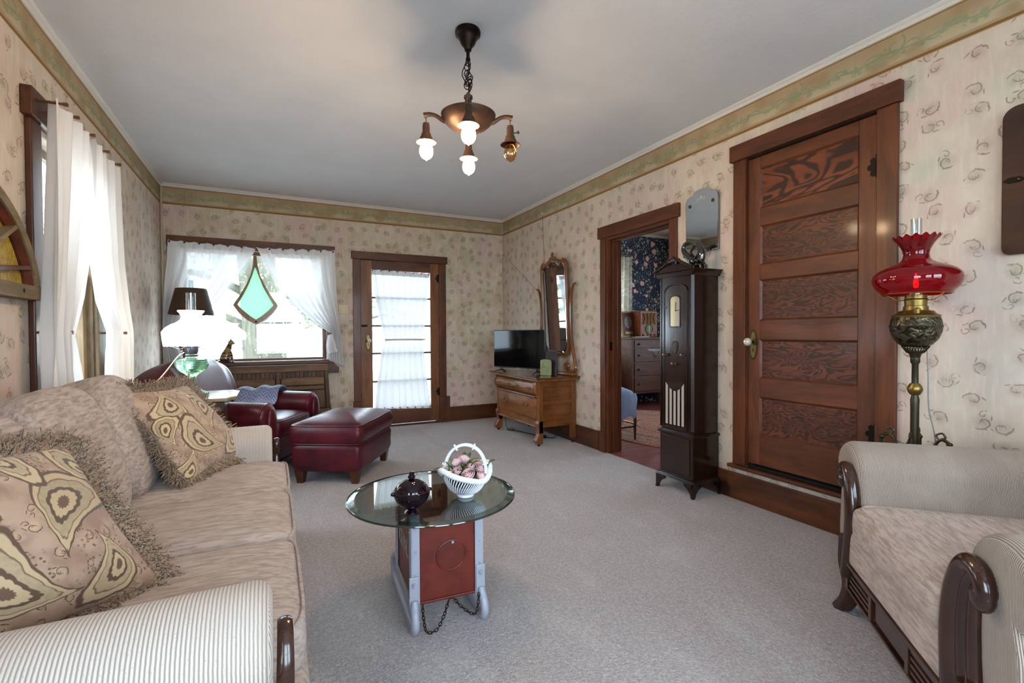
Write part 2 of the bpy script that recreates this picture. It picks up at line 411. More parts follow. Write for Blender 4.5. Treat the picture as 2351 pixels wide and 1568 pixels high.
M_TRIM = wood('fir_trim_wood', '6f3b1e', '42210f', 2, .9, .44, .1)
M_TRIMY = wood('fir_trim_wood_y', '6c381d', '3f200f', 1, .9, .44, .1)
M_TRIMX = wood('fir_trim_wood_x', '67391b', '3d200f', 0, .9, .44, .1)
M_DOORB = wood('glazed_door_wood', '8e5a2e', '5f3617', 2, .9, .44, .1)
M_STILE = wood('closet_stile_wood', '744026', '452411', 2, .8, .46, .06)
M_RAIL = wood('closet_rail_wood', '6f3a20', '44220f', 1, .8, .46, .06)
M_PANEL = wood('closet_panel_wood', '6f3a22', '341a0f', 1, .9, .46, .06, fig=2.4)
M_PANEL2 = wood('closet_top_panel_wood', '824022', '2e170d', 1, .8, .46, .06, fig=.9)
M_KNOT = wood('knotty_board_wood', '66381d', '361c0d', 1, .7, .4, .25, knots=1.7)
M_WHITE = plain('white_paint', 'd4cfca', .5, var=.03)
M_DARKGAP = plain('dark_gap', '0c0a09', .9)
M_IRON = plain('dark_iron', '1c1714', .45, .7, bump=.2)
M_BRASS = plain('aged_brass', '8c7540', .35, .9, var=.15)
M_PEWTER = plain('old_bronze', '4b4536', .4, .8, var=.2)
M_GLASS = pane()

# ---------------------------------------------------------------- room shell
def wall(name, plane, pos, th, a0, a1, z0, z1, holes, mat, label=None):
    g = G(); As = sorted({a0, a1}|{h[0] for h in holes}|{h[1] for h in holes}); Zs = sorted({z0, z1}|{h[2] for h in holes}|{h[3] for h in holes})
    for p, q in zip(As, As[1:]):
        for r, s_ in zip(Zs, Zs[1:]):
            m, n = (p+q)/2, (r+s_)/2
            if any(h[0] < m < h[1] and h[2] < n < h[3] for h in holes): continue
            if plane == 'x': g.box(min(pos, pos+th), max(pos, pos+th), p, q, r, s_)
            else: g.box(p, q, min(pos, pos+th), max(pos, pos+th), r, s_)
    bmesh.ops.remove_doubles(g.b, verts=g.b.verts, dist=1e-5)
    # drop the doubled inner faces between neighbouring cells
    seen = {}
    for f in list(g.b.faces):
        k = tuple(sorted(v.index for v in f.verts)) if False else tuple(sorted((round(v.co.x, 4), round(v.co.y, 4), round(v.co.z, 4)) for v in f.verts))
        seen.setdefault(k, []).append(f)
    for k, fs in seen.items():
        if len(fs) > 1: bmesh.ops.delete(g.b, geom=fs, context='FACES_ONLY')
    return sobj(name, g, mat, label, smooth=False)
W1 = (3.08, 3.86, .72, 2.13)          # left window opening (y, z)
W5 = (-1.45, -.05, .65, 2.2)          # left wall, beside the camera
W2 = (-.83, .57, .86, 2.06)           # picture window (x, z)
D1 = (.955, 1.945, -.06, 2.05)           # glazed door
D2 = (2.865, 3.69, -.06, 2.05)           # doorway (y, z)
D3 = (1.40, 2.175, .245, 2.31)        # closet
wall('wall_left', 'x', XL, -.14, YF-.14, YB+.14, -.05, ZC+.05, [W1, W5], M_WS, 'floral papered wall with the tall side window')
wall('wall_back', 'y', YB, .14, XL-.14, XR+.14, -.05, ZC+.05, [W2, D1], M_WB, 'floral papered end wall with picture window and glazed door')
wall('wall_right', 'x', XR, .14, YF-.14, YB, -.05, ZC+.05, [D2, D3], M_WS, 'floral papered wall with doorway and closet door')
W3 = (-.4, .85, .6, 2.3); W4 = (1.1, 2.35, .6, 2.3)
wall('wall_front', 'y', YF, -.14, XL-.14, XR+.14, -.05, ZC+.05, [W3, W4], M_WB)
sobj('floor', G().box(XL, XR, YF, YB, -.06, 0), M_CARPET, 'grey beige looped carpet', smooth=False)
sobj('ceiling', G().box(XL-.1, XR+.1, YF-.1, YB+.1, ZC, ZC+.08), M_CEIL, 'grey textured plaster ceiling', smooth=False)
# crown beads and corner beads
def crown(name, pts, n):
    g = G(); prof = [(0, ZC), (.030, ZC), (.030, ZC-.006), (.022, ZC-.012), (.012, ZC-.016), (.012, ZC-.024), (.006, ZC-.031), (0, ZC-.031)]
    (x0, y0), (x1, y1) = pts
    for a_, b_ in ((prof, None),):
        A = [g.v(x0+n[0]*d, y0+n[1]*d, z) for d, z in prof]; B = [g.v(x1+n[0]*d, y1+n[1]*d, z) for d, z in prof]
        g.bridge(A, B); g.f(A); g.f(B[::-1])
    sobj(name, g, M_WHITE, 'thin white crown moulding', smooth=False)
crown('trim_1', ((XL, YF), (XL, YB)), (1, 0)); crown('trim_2', ((XL, YB), (XR, YB)), (0, -1)); crown('trim_3', ((XR, YB), (XR, YF)), (-1, 0)); crown('trim_4', ((XL, YF), (XR, YF)), (0, 1))
M_BEAD = plain('papered_bead', 'b5a48e', .6)
sobj('trim_5', G().tube([(XL+.012, YB-.012, 0), (XL+.012, YB-.012, 2.66)], .011, 8), M_BEAD, 'corner bead')
sobj('trim_6', G().tube([(XR-.006, YB-.006, .19), (XR-.006, YB-.006, 2.66)], .006, 8), M_BEAD, 'corner bead')

# baseboards
def base(name, boxes, mat):
    g = G()
    for b in boxes: g.box(*b)
    sobj(name, g, mat, 'dark stained baseboard', bevel=.004, smooth=False)
base('baseboard_right', [(XR-.022, XR, 3.80, YB, 0, .19)], M_KNOT)
base('baseboard_right.001', [(XR-.022, XR, YF, 2.71, 0, .182)], M_KNOT)
base('baseboard_back', [(2.075, XR-.022, YB-.022, YB, 0, .19)], M_TRIMX)
base('baseboard_back.001', [(XL, .80, YB-.022, YB, 0, .19)], M_TRIMX)
base('baseboard_left', [(XL, XL+.022, YF, YB-.022, 0, .19)], M_TRIMY)

def casing_x(root, x, y0, y1, z0, z1, w_, th, mat_v, mat_h, hz, ext, hth, n=-1, plinth=True, outer=None):
    """door casing on a wall at x; n = direction it sticks out"""
    a_, b_ = (x, x+n*th)
    for ya, yb in ((y0-w_, y0), (y1, y1+w_)):
        put('casing_board', G().box(min(a_, b_), max(a_, b_), ya, yb, z0+(.20 if plinth else 0), z1), mat_v, root, smooth=False, bevel=.004)
        if plinth:
            lo, hi = (ya-.018, yb) if ya < y0 else (ya, yb+.018)
            put('plinth_block', G().box(min(x, x+n*(th+.006)), max(x, x+n*(th+.006)), lo, hi, 0, z0+.20), mat_v, root, smooth=False, bevel=.004)
    put('head_board', G().box(min(x, x+n*hth), max(x, x+n*hth), y0-w_-ext, y1+w_+ext, z1, z1+hz), mat_h, root, smooth=False, bevel=.004)

# ---- door_2: open doorway into the bedroom
d2 = struct('door_2', 'open doorway with wide dark wood casing')
casing_x(d2, XR, D2[0], D2[1], 0, 2.052, .075, .022, M_TRIM, M_TRIMY, .108, .028, .032)
g = G(); g.box(XR-.002, XR+.16, 3.668, 3.69, 0, 2.05); put('jamb_board', g, M_TRIM, d2, smooth=False, bevel=.002)
g = G(); g.box(XR-.002, XR+.16, 2.865, 2.887, 0, 2.05); put('jamb_board', g, M_TRIM, d2, smooth=False, bevel=.002)
g = G(); g.box(XR-.002, XR+.16, 2.887, 3.668, 2.028, 2.056); put('jamb_head', g, M_TRIMY, d2, smooth=False, bevel=.002)
for ya, yb in ((3.655, 3.668), (2.887, 2.90)): put('door_stop', G().box(XR+.05, XR+.105, ya, yb, 0, 2.028), M_TRIM, d2, smooth=False, bevel=.003)
put('door_stop', G().box(XR+.05, XR+.105, 2.9, 3.655, 2.015, 2.028), M_TRIMY, d2, smooth=False, bevel=.003)
put('strike_plate', G().box(XR+.02, XR+.045, 3.664, 3.669, .98, 1.06), M_IRON, d2, smooth=False)

# ---- door_3: closet door set above the baseboard
d3 = struct('door_3', 'five panel dark fir closet door raised above the baseboard')
casing_x(d3, XR, D3[0], D3[1], .245, 2.305, .095, .024, M_TRIM, M_TRIMY, .108, .018, .042, plinth=False)
put('sill_board', G().box(XR-.045, XR, 1.25, 2.30, .218, .243), M_TRIMY, d3, smooth=False, bevel=.006)
put('jamb_head', G().box(XR, XR+.12, 1.40, 2.175, 2.302, 2.31), M_DARKGAP, d3, smooth=False)
put('closet_light_block', G().box(XR+.11, XR+.16, 1.35, 2.22, .20, 2.36), M_DARKGAP, d3, smooth=False)  # unseen dark panel added behind the leaf to keep daylight from leaking in
for ya, yb in ((2.150, 2.1752), (1.3998, 1.425)): put('door_stop', G().box(XR+.040, XR+.075, ya, yb, .25, 2.30), M_TRIM, d3, smooth=False)  # stops added behind the leaf to close the gaps where light leaked
put('door_stop', G().box(XR+.040, XR+.075, 1.425, 2.15, 2.27, 2.309), M_TRIMY, d3, smooth=False)
put('threshold_gap', G().box(XR+.0, XR+.10, 1.40, 2.175, .240, .256), M_DARKGAP, d3, smooth=False)
LX0, LX1 = XR+.004, XR+.038
for ya, yb in ((2.1715, 2.1765), (1.3985, 1.4035)): put('jamb_board', G().box(XR-.001, XR+.12, ya, yb, .245, 2.309), M_TRIM, d3, smooth=False)
leaf = put('door_leaf', G().box(LX0+.014, LX1-.01, 1.42, 2.16, .285, 2.28), M_DARKGAP, d3, smooth=False)
put('door_stile', G().box(LX0, LX1, 2.087, 2.1705, .272, 2.295), M_STILE, leaf, smooth=False, bevel=.003)
put('door_stile', G().box(LX0, LX1, 1.405, 1.497, .272, 2.295), M_STILE, leaf, smooth=False, bevel=.003)
PZ = [(.467, .72), (.847, 1.099), (1.227, 1.49), (1.59, 1.843), (1.959, 2.218)]
zs = [.272]+[z for p in PZ for z in p]+[2.295]
for i in range(0, len(zs), 2):
    put('door_rail', G().box(LX0, LX1, 1.497, 2.087, zs[i], zs[i+1]), M_RAIL, leaf, smooth=False, bevel=.003)
for i, (z0, z1) in enumerate(PZ):
    put('door_panel', G().box(LX0+.012, LX0+.020, 1.497, 2.087, z0, z1), M_PANEL2 if i == 4 else M_PANEL, leaf, smooth=False)
    q = [(1.497, z0), (2.087, z0), (2.087, z1), (1.497, z1)]; r_ = [(1.509, z0+.012), (2.075, z0+.012), (2.075, z1-.012), (1.509, z1-.012)]
    g = G(); A = [g.v(LX0+.001, *p) for p in q]; B = [g.v(LX0+.013, *p) for p in r_]; g.bridge(A, B)
    put('panel_moulding', g, M_RAIL, leaf, smooth=False)
def escutcheon(root, M, tall=.19):
    g = G(); g.prism([(.031*math.copysign(abs(math.sin(t))**1.15, math.sin(t)), tall/2*math.cos(t)) for t in [2*PI*i/28 for i in range(28)]], 'xz', 0, -.004, M); put('escutcheon', g, M_PEWTER, root, smooth=False, bevel=.0012)
    g = G(); g.prism([(.022*math.sin(t), tall*.42*math.cos(t)) for t in [2*PI*i/28 for i in range(28)]], 'xz', -.004, -.0055, M); pl = put('escutcheon_plate', g, M_BRASS, root, smooth=False)
    g = G(); g.prism([(-.003, -.045), (.003, -.045), (.0035, -.026), (-.0035, -.026)], 'xz', -.0055, -.006, M); put('keyhole', g, M_DARKGAP, root, smooth=False)
    g = G(); g.lathe([(.012, .004), (.009, .008), (.007, .03), (.013, .034), (.008, .04)], 16, M=M @ Matrix.Translation((0, 0, .02)) @ Matrix.Rotation(PI/2, 4, 'X')); put('knob_shank', g, M_PEWTER, root)
    g = G(); g.lathe([(.010, .040), (.021, .045), (.027, .056), (.026, .068), (.018, .076), (.001, .078)], 12, M=M @ Matrix.Translation((0, 0, .02)) @ Matrix.Rotation(PI/2, 4, 'X')); put('glass_knob', g, M_KNOB, root, smooth=False)
a = N('crystal_knob'); M_KNOB = a.done(a.bsdf(S('d8d4c4'), .12, 0, None, .9, trans=.35, coat=.5))
Mr = Matrix.Translation((LX0, 2.13, 1.065)) @ Matrix.Rotation(-PI/2, 4, 'Z'); escutcheon(leaf, Mr, .205)
def hinge(root, M):
    g = G(); g.prism([(0, -.045), (.016, -.050), (.030, -.040), (.026, -.018), (.040, -.012), (.044, 0), (.040, .012), (.026, .018), (.030, .040), (.016, .050), (0, .045)], 'xz', 0, -.003, M); put('hinge_leaf', g, M_IRON, root, smooth=False, bevel=.0008)
    g = G(); g.tube([M @ Vector((-.004, -.006, -.062)), M @ Vector((-.004, -.006, .062))], .005, 8); put('hinge_pin', g, M_IRON, root)
hinge(leaf, Matrix.Translation((LX0, 1.412, 2.02)) @ Matrix.Rotation(-PI/2, 4, 'Z') @ Matrix.Scale(-1, 4, (1, 0, 0)))
hinge(leaf, Matrix.Translation((LX0, 1.412, .60)) @ Matrix.Rotation(-PI/2, 4, 'Z') @ Matrix.Scale(-1, 4, (1, 0, 0)))

# ---- door_1: glazed entry door
d1 = struct('door_1', 'wooden entry door with five stacked panes and white curtain')
for xa, xb, pb in ((.872, .960, (.862, .960)), (1.940, 2.030, (1.940, 2.075))):
    put('casing_board', G().box(xa, xb, YB-.022, YB, .335, 2.048), M_TRIM, d1, smooth=False, bevel=.004)
    put('plinth_block', G().box(pb[0], pb[1], YB-.028, YB, 0, .335), M_TRIM, d1, smooth=False, bevel=.004)
put('head_board', G().box(.855, 2.050, YB-.036, YB, 2.048, 2.140), M_TRIMX, d1, smooth=False, bevel=.004)
put('threshold', G().box(.955, 1.945, YB-.02, YB+.12, 0, .022), M_TRIMX, d1, smooth=False, bevel=.003)
for b in ((.9552, .985, .022, 2.05), (1.915, 1.9448, .022, 2.05), (.985, 1.915, 2.02, 2.0495)): put('door_stop', G().box(b[0], b[1], YB+.050, YB+.085, b[2], b[3]), M_TRIM, d1, smooth=False)  # outer stops added to block the daylight leaking around the leaf
dl = put('door_leaf', G().box(.963, 1.098, YB+.004, YB+.044, .026, 2.043), M_DOORB, d1, smooth=False, bevel=.002)
put('door_stile', G().box(1.826, 1.938, YB+.004, YB+.044, .026, 2.043), M_DOORB, dl, smooth=False, bevel=.002)
put('door_rail', G().box(1.098, 1.826, YB+.005, YB+.043, .026, .235), M_TRIMX, dl, smooth=False, bevel=.002)
put('door_rail', G().box(1.098, 1.826, YB+.005, YB+.043, 1.926, 2.043), M_TRIMX, dl, smooth=False, bevel=.002)
mz = [.564, .909, 1.249, 1.593]
for z in mz: put('muntin', G().box(1.098, 1.826, YB+.008, YB+.040, z-.012, z+.012), M_TRIMX, dl, smooth=False, bevel=.003)
for z0, z1 in zip([.235]+[z+.012 for z in mz], [z-.012 for z in mz]+[1.926]):
    put('pane', G().box(1.098, 1.826, YB+.022, YB+.026, z0, z1), M_GLASS, dl, smooth=False)
escutcheon(dl, Matrix.Translation((1.045, YB+.004, 1.05)), .21)
for z in (1.86, .40):
    hinge(dl, Matrix.Translation((1.936, YB+.004, z)) @ Matrix.Scale(-1, 4, (1, 0, 0)))
g = G(); g.box(.968, 1.035, YB-.006, YB+.004, 1.235, 1.262); g.tube([(.945, YB-.012, 1.249), (1.03, YB-.012, 1.249)], .006, 8); put('bolt', g, M_IRON, dl, bevel=.001)

# ---- window_2: picture window
w2 = struct('window_2', 'wide picture window under a dark wood head board')
put('head_board', G().box(-.948, .672, YB-.034, YB, 2.06, 2.172), M_TRIMX, w2, smooth=False, bevel=.004)
for xa, xb in ((-.93, -.83), (.57, .655)): put('casing_board', G().box(xa, xb, YB-.022, YB, .80, 2.06), M_TRIM, w2, smooth=False, bevel=.004)
put('window_sill', G().box(-.96, .585, YB-.11, YB+.10, .815, .858), M_TRIMX, w2, smooth=False, bevel=.006)
put('sill_end', G().prism([(.56, .858), (.585, .858), (.70, .765), (.70, .70), (.56, .70)], 'xz', YB-.05, YB), M_TRIMX, w2, smooth=False, bevel=.003)
for b in ((-.83, -.79, .86, 2.06), (.53, .57, .86, 2.06), (-.79, .53, 2.02, 2.06), (-.79, .53, .858, .885)):
    put('sash_rail', G().box(b[0], b[1], YB+.03, YB+.07, b[2], b[3]), M_TRIM if b[3]-b[2] > 1 else M_TRIMX, w2, smooth=False, bevel=.003)
put('pane', G().box(-.79, .53, YB+.048, YB+.053, .885, 2.02), M_GLASS, w2, smooth=False)

# ---- window_1: tall double hung window on the left wall
M_OLDW = wood('weathered_window_wood', '8d7350', '55402a', 2, 1.0, .45, .1)
w1 = struct('window_1', 'tall double hung side window with dark casing')
put('head_board', G().box(XL, XL+.045, 2.925, 4.20, 2.155, 2.285), M_TRIMY, w1, smooth=False, bevel=.006)
put('casing_board', G().box(XL, XL+.026, 2.965, 3.08, .70, 2.155), M_TRIM, w1, smooth=False, bevel=.006)
put('casing_board', G().box(XL, XL+.026, 3.86, 4.06, .70, 2.155), M_OLDW, w1, smooth=False, bevel=.006)
for b in ((3.08, 3.10), (3.84, 3.86)): put('jamb_board', G().box(XL-.13, XL+.004, b[0], b[1], .72, 2.13), M_OLDW, w1, smooth=False)
put('window_sill', G().box(XL-.02, XL+.06, 2.94, 4.10, .66, .70), M_TRIMY, w1, smooth=False, bevel=.005)
for nm, x0, z0, z1 in (('lower', XL-.06, .72, 1.53), ('upper', XL-.10, 1.47, 2.13)):
    s_ = put('sash_frame', G().box(x0, x0+.035, 3.10, 3.84, z1-.045, z1), M_OLDW, w1, smooth=False, bevel=.003)
    put('sash_rail', G().box(x0, x0+.035, 3.10, 3.84, z0, z0+.05), M_OLDW, s_, smooth=False, bevel=.003)
    for ya in (3.10, 3.78): put('sash_stile', G().box(x0, x0+.035, ya, ya+.06, z0+.05, z1-.045), M_OLDW, s_, smooth=False, bevel=.003)
    put('pane', G().box(x0+.015, x0+.019, 3.16, 3.78, z0+.05, z1-.045), M_GLASS, s_, smooth=False)
M_PEG = wood('peg_wood', '8a5a34', '5a3418', 0, 2)
for y, z in ((2.97, 2.235), (3.12, 2.235), (3.36, 2.235), (3.62, 2.235), (3.86, 2.235), (4.0, 1.165), (3.03, 1.165)):
    L_ = .13 if z > 2 else .115
    g = G(); g.lathe([(.006, 0), (.007, L_*.5), (.006, L_*.8), (.010, L_*.93), (.009, L_), (.001, L_+.002)], 10, (XL+.026, y, z), M=Matrix.Rotation(PI/2, 4, 'Y')); put('curtain_peg', g, M_PEG, w1)
# windows out of view, which light the room from behind the camera
def plain_window(name, plane, pos, a0, a1, z0, z1, n):
    r = struct(name); f = lambda lo, hi, d0, d1, z_0, z_1: (G().box(min(pos+n*d0, pos+n*d1), max(pos+n*d0, pos+n*d1), lo, hi, z_0, z_1) if plane == 'x' else G().box(lo, hi, min(pos+n*d0, pos+n*d1), max(pos+n*d0, pos+n*d1), z_0, z_1))
    mid = (z0+z1)/2
    for q in ((a0-.1, a0, z0-.02, z1), (a1, a1+.1, z0-.02, z1), (a0-.12, a1+.12, z1, z1+.11), (a0-.12, a1+.12, z0-.06, z0-.02)): put('casing_board', f(q[0], q[1], 0, .025, q[2], q[3]), M_TRIM, r, smooth=False, bevel=.004)
    for q in ((a0, a0+.05, z0, z1), (a1-.05, a1, z0, z1), (a0+.05, a1-.05, z0, z0+.05), (a0+.05, a1-.05, z1-.05, z1), (a0+.05, a1-.05, mid-.02, mid+.02)): put('sash_rail', f(q[0], q[1], -.08, -.045, q[2], q[3]), M_TRIM, r, smooth=False)
    put('pane', f(a0+.05, a1-.05, -.065, -.061, z0+.05, z1-.05), M_GLASS, r, smooth=False)
plain_window('window_3', 'y', YF, *W3, 1); plain_window('window_4', 'y', YF, *W4, 1); plain_window('window_5', 'x', XL, *W5, 1)

# ---------------------------------------------------------------- bedroom beyond the doorway
M_NAVY = navy_paper(); BX1, BY0, BY1 = 6.3, 2.2, 6.06
a = N('painted_red_floor'); o = a.obj(); brd = a.m_('FRACT', a.m_('MULTIPLY', a.sep(o)[1], 1/.11))
M_RED = a.done(a.bsdf(a.mix(a.sm(a.noise(a.scl(o, 2, 20, 1), 1, 3)[0], .3, .7), S('6e3434'), S('8a4a48')), .35, 0, a.bump(a.sm(brd, .0, .04), .5, .004), .5, .3))
g = G()
for k in range(int((BY1-BY0)/.11)+1): g.box(XR, BX1, BY0+k*.11+.0008, min(BY0+(k+1)*.11-.0008, BY1), -.05, -.002)
fb = sobj('floor.001', G().box(XR, BX1+.1, BY0-.1, BY1+.1, -.08, -.045), M_DARKGAP, 'red painted bedroom floor', smooth=False)
for k in range(int((4.6-2.75)/.11)+1):
    y0 = 2.75+k*.11; put('floor_board', G().box(XR, BX1, y0+.0008, y0+.1092, -.05, -.002), M_RED, fb, smooth=False, bevel=.001)
k2 = put('floor_board', G().box(XR, BX1, 2.75+17*.11, BY1, -.05, -.002), M_RED, fb, smooth=False); k2['kind'] = 'stuff'
wall('wall_back.001', 'y', BY1, .14, XR+.14, BX1+.14, -.05, 2.85, [(3.85, 4.85, .8, 2.25)], M_NAVY, 'navy rose papered bedroom wall')
wall('wall_right.001', 'x', BX1, .14, BY0, BY1, -.05, 2.85, [(3.3, 4.7, .8, 2.25)], M_NAVY)
wall('wall_front.001', 'y', BY0, -.14, XR+.14, BX1+.14, -.05, 2.85, [], M_NAVY)
M_BCEIL = plain('bedroom_ceiling_paint', 'c3b6a2', .8, var=.04, scale=3)
sobj('ceiling.001', G().box(XR+.14, BX1+.1, BY0-.1, BY1+.1, 2.76, 2.84), M_BCEIL, 'cream bedroom ceiling', smooth=False)
sobj('trim_7', G().box(XR+.14, BX1, BY1-.03, BY1, 2.715, 2.76), plain('cream_trim', 'd8cbb0', .5), 'cream crown strip in the bedroom', smooth=False, bevel=.008)
M_DW = wood('bedroom_dresser_wood', '5c3424', '34190f', 0, 1.2, .32, .3)
for nm, q in (('window_6', ('y', BY1, 3.85, 4.85, .8, 2.25, -1)), ('window_7', ('x', BX1, 3.3, 4.7, .8, 2.25, -1))): plain_window(nm, *q)

# ---------------------------------------------------------------- upholstery materials
def corduroy(name, axis, c1='cfc5bc', c2='9a8c83', pitch=.0070):
    a = N(name); o = a.obj(); X = a.sep(o)
    wb = a.noise(a.scl(o, 60, 60, 60), 1, 2)[0]
    nrm_ = a.sep(a.n('TexCoord').outputs['Normal']); face = a.m_('GREATER_THAN', a.m_('ABSOLUTE', nrm_[axis]), .8)
    crd = a.m_('ADD', a.m_('MULTIPLY', X[axis], a.m_('SUBTRACT', 1.0, face)), a.m_('MULTIPLY', X[1-axis], face))
    p = a.m_('FRACT', a.m_('ADD', a.m_('MULTIPLY', crd, 1/pitch), a.m_('MULTIPLY', wb, .2)))
    t = a.m_('PINGPONG', p, .5)
    dots = a.noise(a.scl(o, 260, 260, 260), 1, 2)[0]
    f = a.m_('MULTIPLY', a.sm(t, .10, .32), a.sm(dots, .10, .42))
    c = a.mix(f, S(c2), S(c1)); c = a.mix(a.m_('MULTIPLY', a.sm(a.noise(o, 5, 2)[0], .45, .7), .3), c, S('b3a598'))
    return a.done(a.bsdf(c, .9, 0, a.bump(t, .5, .004), .15, sheen=.2))
def chenille(name, axis=0, c1='bfafa6', c2='96867d'):
    a = N(name); o = a.obj(); st = [90, 90, 90]; st[axis] = 14
    n = a.noise(a.scl(o, *st), 1, 4, .65, .4)[0]; b = a.noise(a.scl(o, 7, 7, 7), 1, 3, .6)[0]
    c = a.mix(a.sm(n, .3, .66), S(c2), S(c1)); c = a.mix(a.m_('MULTIPLY', a.sm(b, .45, .7), .4), c, S('9c8c80'))
    return a.done(a.bsdf(c, .9, 0, a.bump(n, .45, .003), .1, sheen=.1))
M_CORD = corduroy('striped_chenille_upholstery', 0); M_CORDA = corduroy('striped_arm_upholstery', 1, 'ac9e92', '6c5c51', .0046)
M_CHEN = chenille('taupe_chenille'); M_CHENY = chenille('taupe_chenille_back', 1, 'b9a79d', '8c7c73')
M_DARKW = wood('espresso_carved_wood', '4a2719', '20100a', 2, 1.2, .22, .6)
M_FOOT = wood('walnut_foot', '5a3219', '351a0c', 2, 2, .3, .4)
def leather():
    a = N('burgundy_leather'); o = a.obj(); n = a.noise(o, 120, 3)[0]; b = a.noise(o, 4.5, 4, .6)[0]; k = a.noise(a.scl(o, 14, 14, 14), 1, 3, .55, .8)[0]
    c = a.mix(a.sm(b, .3, .7), S('390e17'), S('5c1824')); c = a.mix(a.m_('MULTIPLY', a.sm(k, .5, .75), .3), c, S('301013'))
    return a.done(a.bsdf(c, a.m_('ADD', .33, a.m_('MULTIPLY', k, .12)), 0, a.bump(a.m_('ADD', a.m_('MULTIPLY', n, .12), b), .12, .01), .38, .06, coat_rough=.15))
M_LEATH = leather()

def cushion(g, c, hx, hy, hz, e=.28, ez=.45, seg=56, rg=20, M=None, crown_=0.0, wr=0.0, seed=0):
    """soft block: superellipsoid with a crowned top"""
    sg = lambda x, p: math.copysign(abs(x)**p, x); c = Vector(c); rings = []
    rnd = random.Random(seed); ph = [rnd.uniform(0, 6.28) for _ in range(6)]
    def P(t, f):
        x = hx*sg(math.cos(f), ez)*sg(math.cos(t), e); y = hy*sg(math.cos(f), ez)*sg(math.sin(t), e); z = hz*sg(math.sin(f), ez)
        z += (crown_ if z > 0 else -crown_*.3)*(1-(x/hx)**2)*(1-(y/hy)**2)
        if wr: z += wr*math.sin(x*17+ph[0])*math.sin(y*13+ph[1])+wr*.6*math.sin(x*31+y*23+ph[2])
        p = Vector((x, y, z)); return (M @ p if M else p)+c
    for j in range(1, rg): rings.append([g.v(P(2*PI*i/seg, -PI/2+PI*j/rg)) for i in range(seg)])
    for a_, b_ in zip(rings, rings[1:]): g.bridge(a_, b_)
    for s_, ring in ((-1, rings[0]), (1, rings[-1])):
        k = g.v(P(0, s_*PI/2*.9999)+(M @ Vector((-0, 0, 0)) if M else Vector((0, 0, 0))))
        k.co = sum((v.co for v in ring), Vector())/len(ring)
        for i in range(seg): g.f([k, ring[i], ring[(i+1) % seg]])
    return g
def rolled_arm(g, prof, d0, d1, rnd=.03, plane='yz', n=6):
    """extrude an arm profile between d0 and d1 with rounded ends (list of (a, z))"""
    ca = sum(p[0] for p in prof)/len(prof); cz = sum(p[1] for p in prof)/len(prof); rings = []
    steps = [(d0, rnd)]+[(d0+rnd*(1-math.cos(t*PI/2/n)), rnd*(1-math.sin(t*PI/2/n))) for t in range(1, n+1)]
    steps += [(d1-rnd*(1-math.cos(t*PI/2/n)), rnd*(1-math.sin(t*PI/2/n))) for t in range(n, 0, -1)]+[(d1, rnd)]
    for d, ins in steps:
        R = []
        for a_, z in prof:
            v = Vector((a_-ca, z-cz)); L_ = v.length; v = v*(max(L_-ins, .01)/L_)
            R.append(g.v((d, ca+v.x, cz+v.y) if plane == 'yz' else (ca+v.x, d, cz+v.y)))
        rings.append(R)
    for a_, b_ in zip(rings, rings[1:]): g.bridge(a_, b_)
    g.f(rings[0]); g.f(rings[-1][::-1]); return g

# ---------------------------------------------------------------- sofa (faces +x, along the left wall)
so = thing('sofa', 'long beige three cushion sofa with striped rolled arms along the left wall', 'sofa', (-.47, 2.05, 0))
X0, XF = -.93, .0
g = G(); g.box(X0+.02, -.05, .96, 3.10, .09, .34); put('base', g, M_CORD, so, world=True, bevel=.02)
g = G(); cushion(g, (-.03, 2.05, .235), .105, 1.005, .125, e=.16, ez=.5, seg=64); put('front_border', g, M_CHEN, so, world=True)
g = G(); g.box(X0, -.74, .98, 3.10, .09, .80); put('back_frame', g, M_CHENY, so, world=True, bevel=.04, bseg=4)
CW = .553
for k in range(3):
    yc = 1.235+CW*(k+.5)
    g = G(); cushion(g, (-.345, yc, .395), .415, CW/2-.002, .088, e=.14, ez=.38, crown_=.014, seg=72, seed=k, wr=.0015); sc_ = put('seat_cushion', g, M_CHEN, so, world=True)
    g = G(); pts = []
    for t in range(33):
        u = -1+2*t/32; pts.append((.064-.020*abs(u)**8, yc+u*(CW/2-.012), .462-.006*u*u))
    g.tube(pts, .0045, 6); put('piping', g, M_CHEN, sc_, world=True)
    Mb = Matrix.Rotation(math.radians(-17), 4, 'Y')
    g = G(); cushion(g, (-.655+.012*k, yc, .70), .135, CW/2+.010, .272, e=.42, ez=.62, seg=60, rg=26, M=Mb, seed=k+5)
    for v in g.b.verts:   # soft sag and folds towards the top edge
        t = (v.co.z-.5)/.45; v.co.x += .008*math.sin(v.co.y*26+k)*max(0, t); v.co.z += .006*math.sin(v.co.y*11+k*2)*max(0, t)
    put('back_cushion', g, M_CHENY, so, world=True)
def arm_prof(y_in, y_out, ztop, s):   # s=+1: the roll overhangs towards +y
    m = (y_in+y_out)/2; p = [(y_in, .10), (y_in, ztop-.15)]
    r = .105; cy, cz = m, ztop-r
    for t in range(0, 29):
        an = math.radians(190-t*(240/28)) if s > 0 else math.radians(-10+t*(240/28))
        p.append((cy+math.cos(an)*r*1.05, cz+math.sin(an)*r))
    p += [(y_out-.03*s, ztop-.24), (y_out-.03*s, .10)]; return p
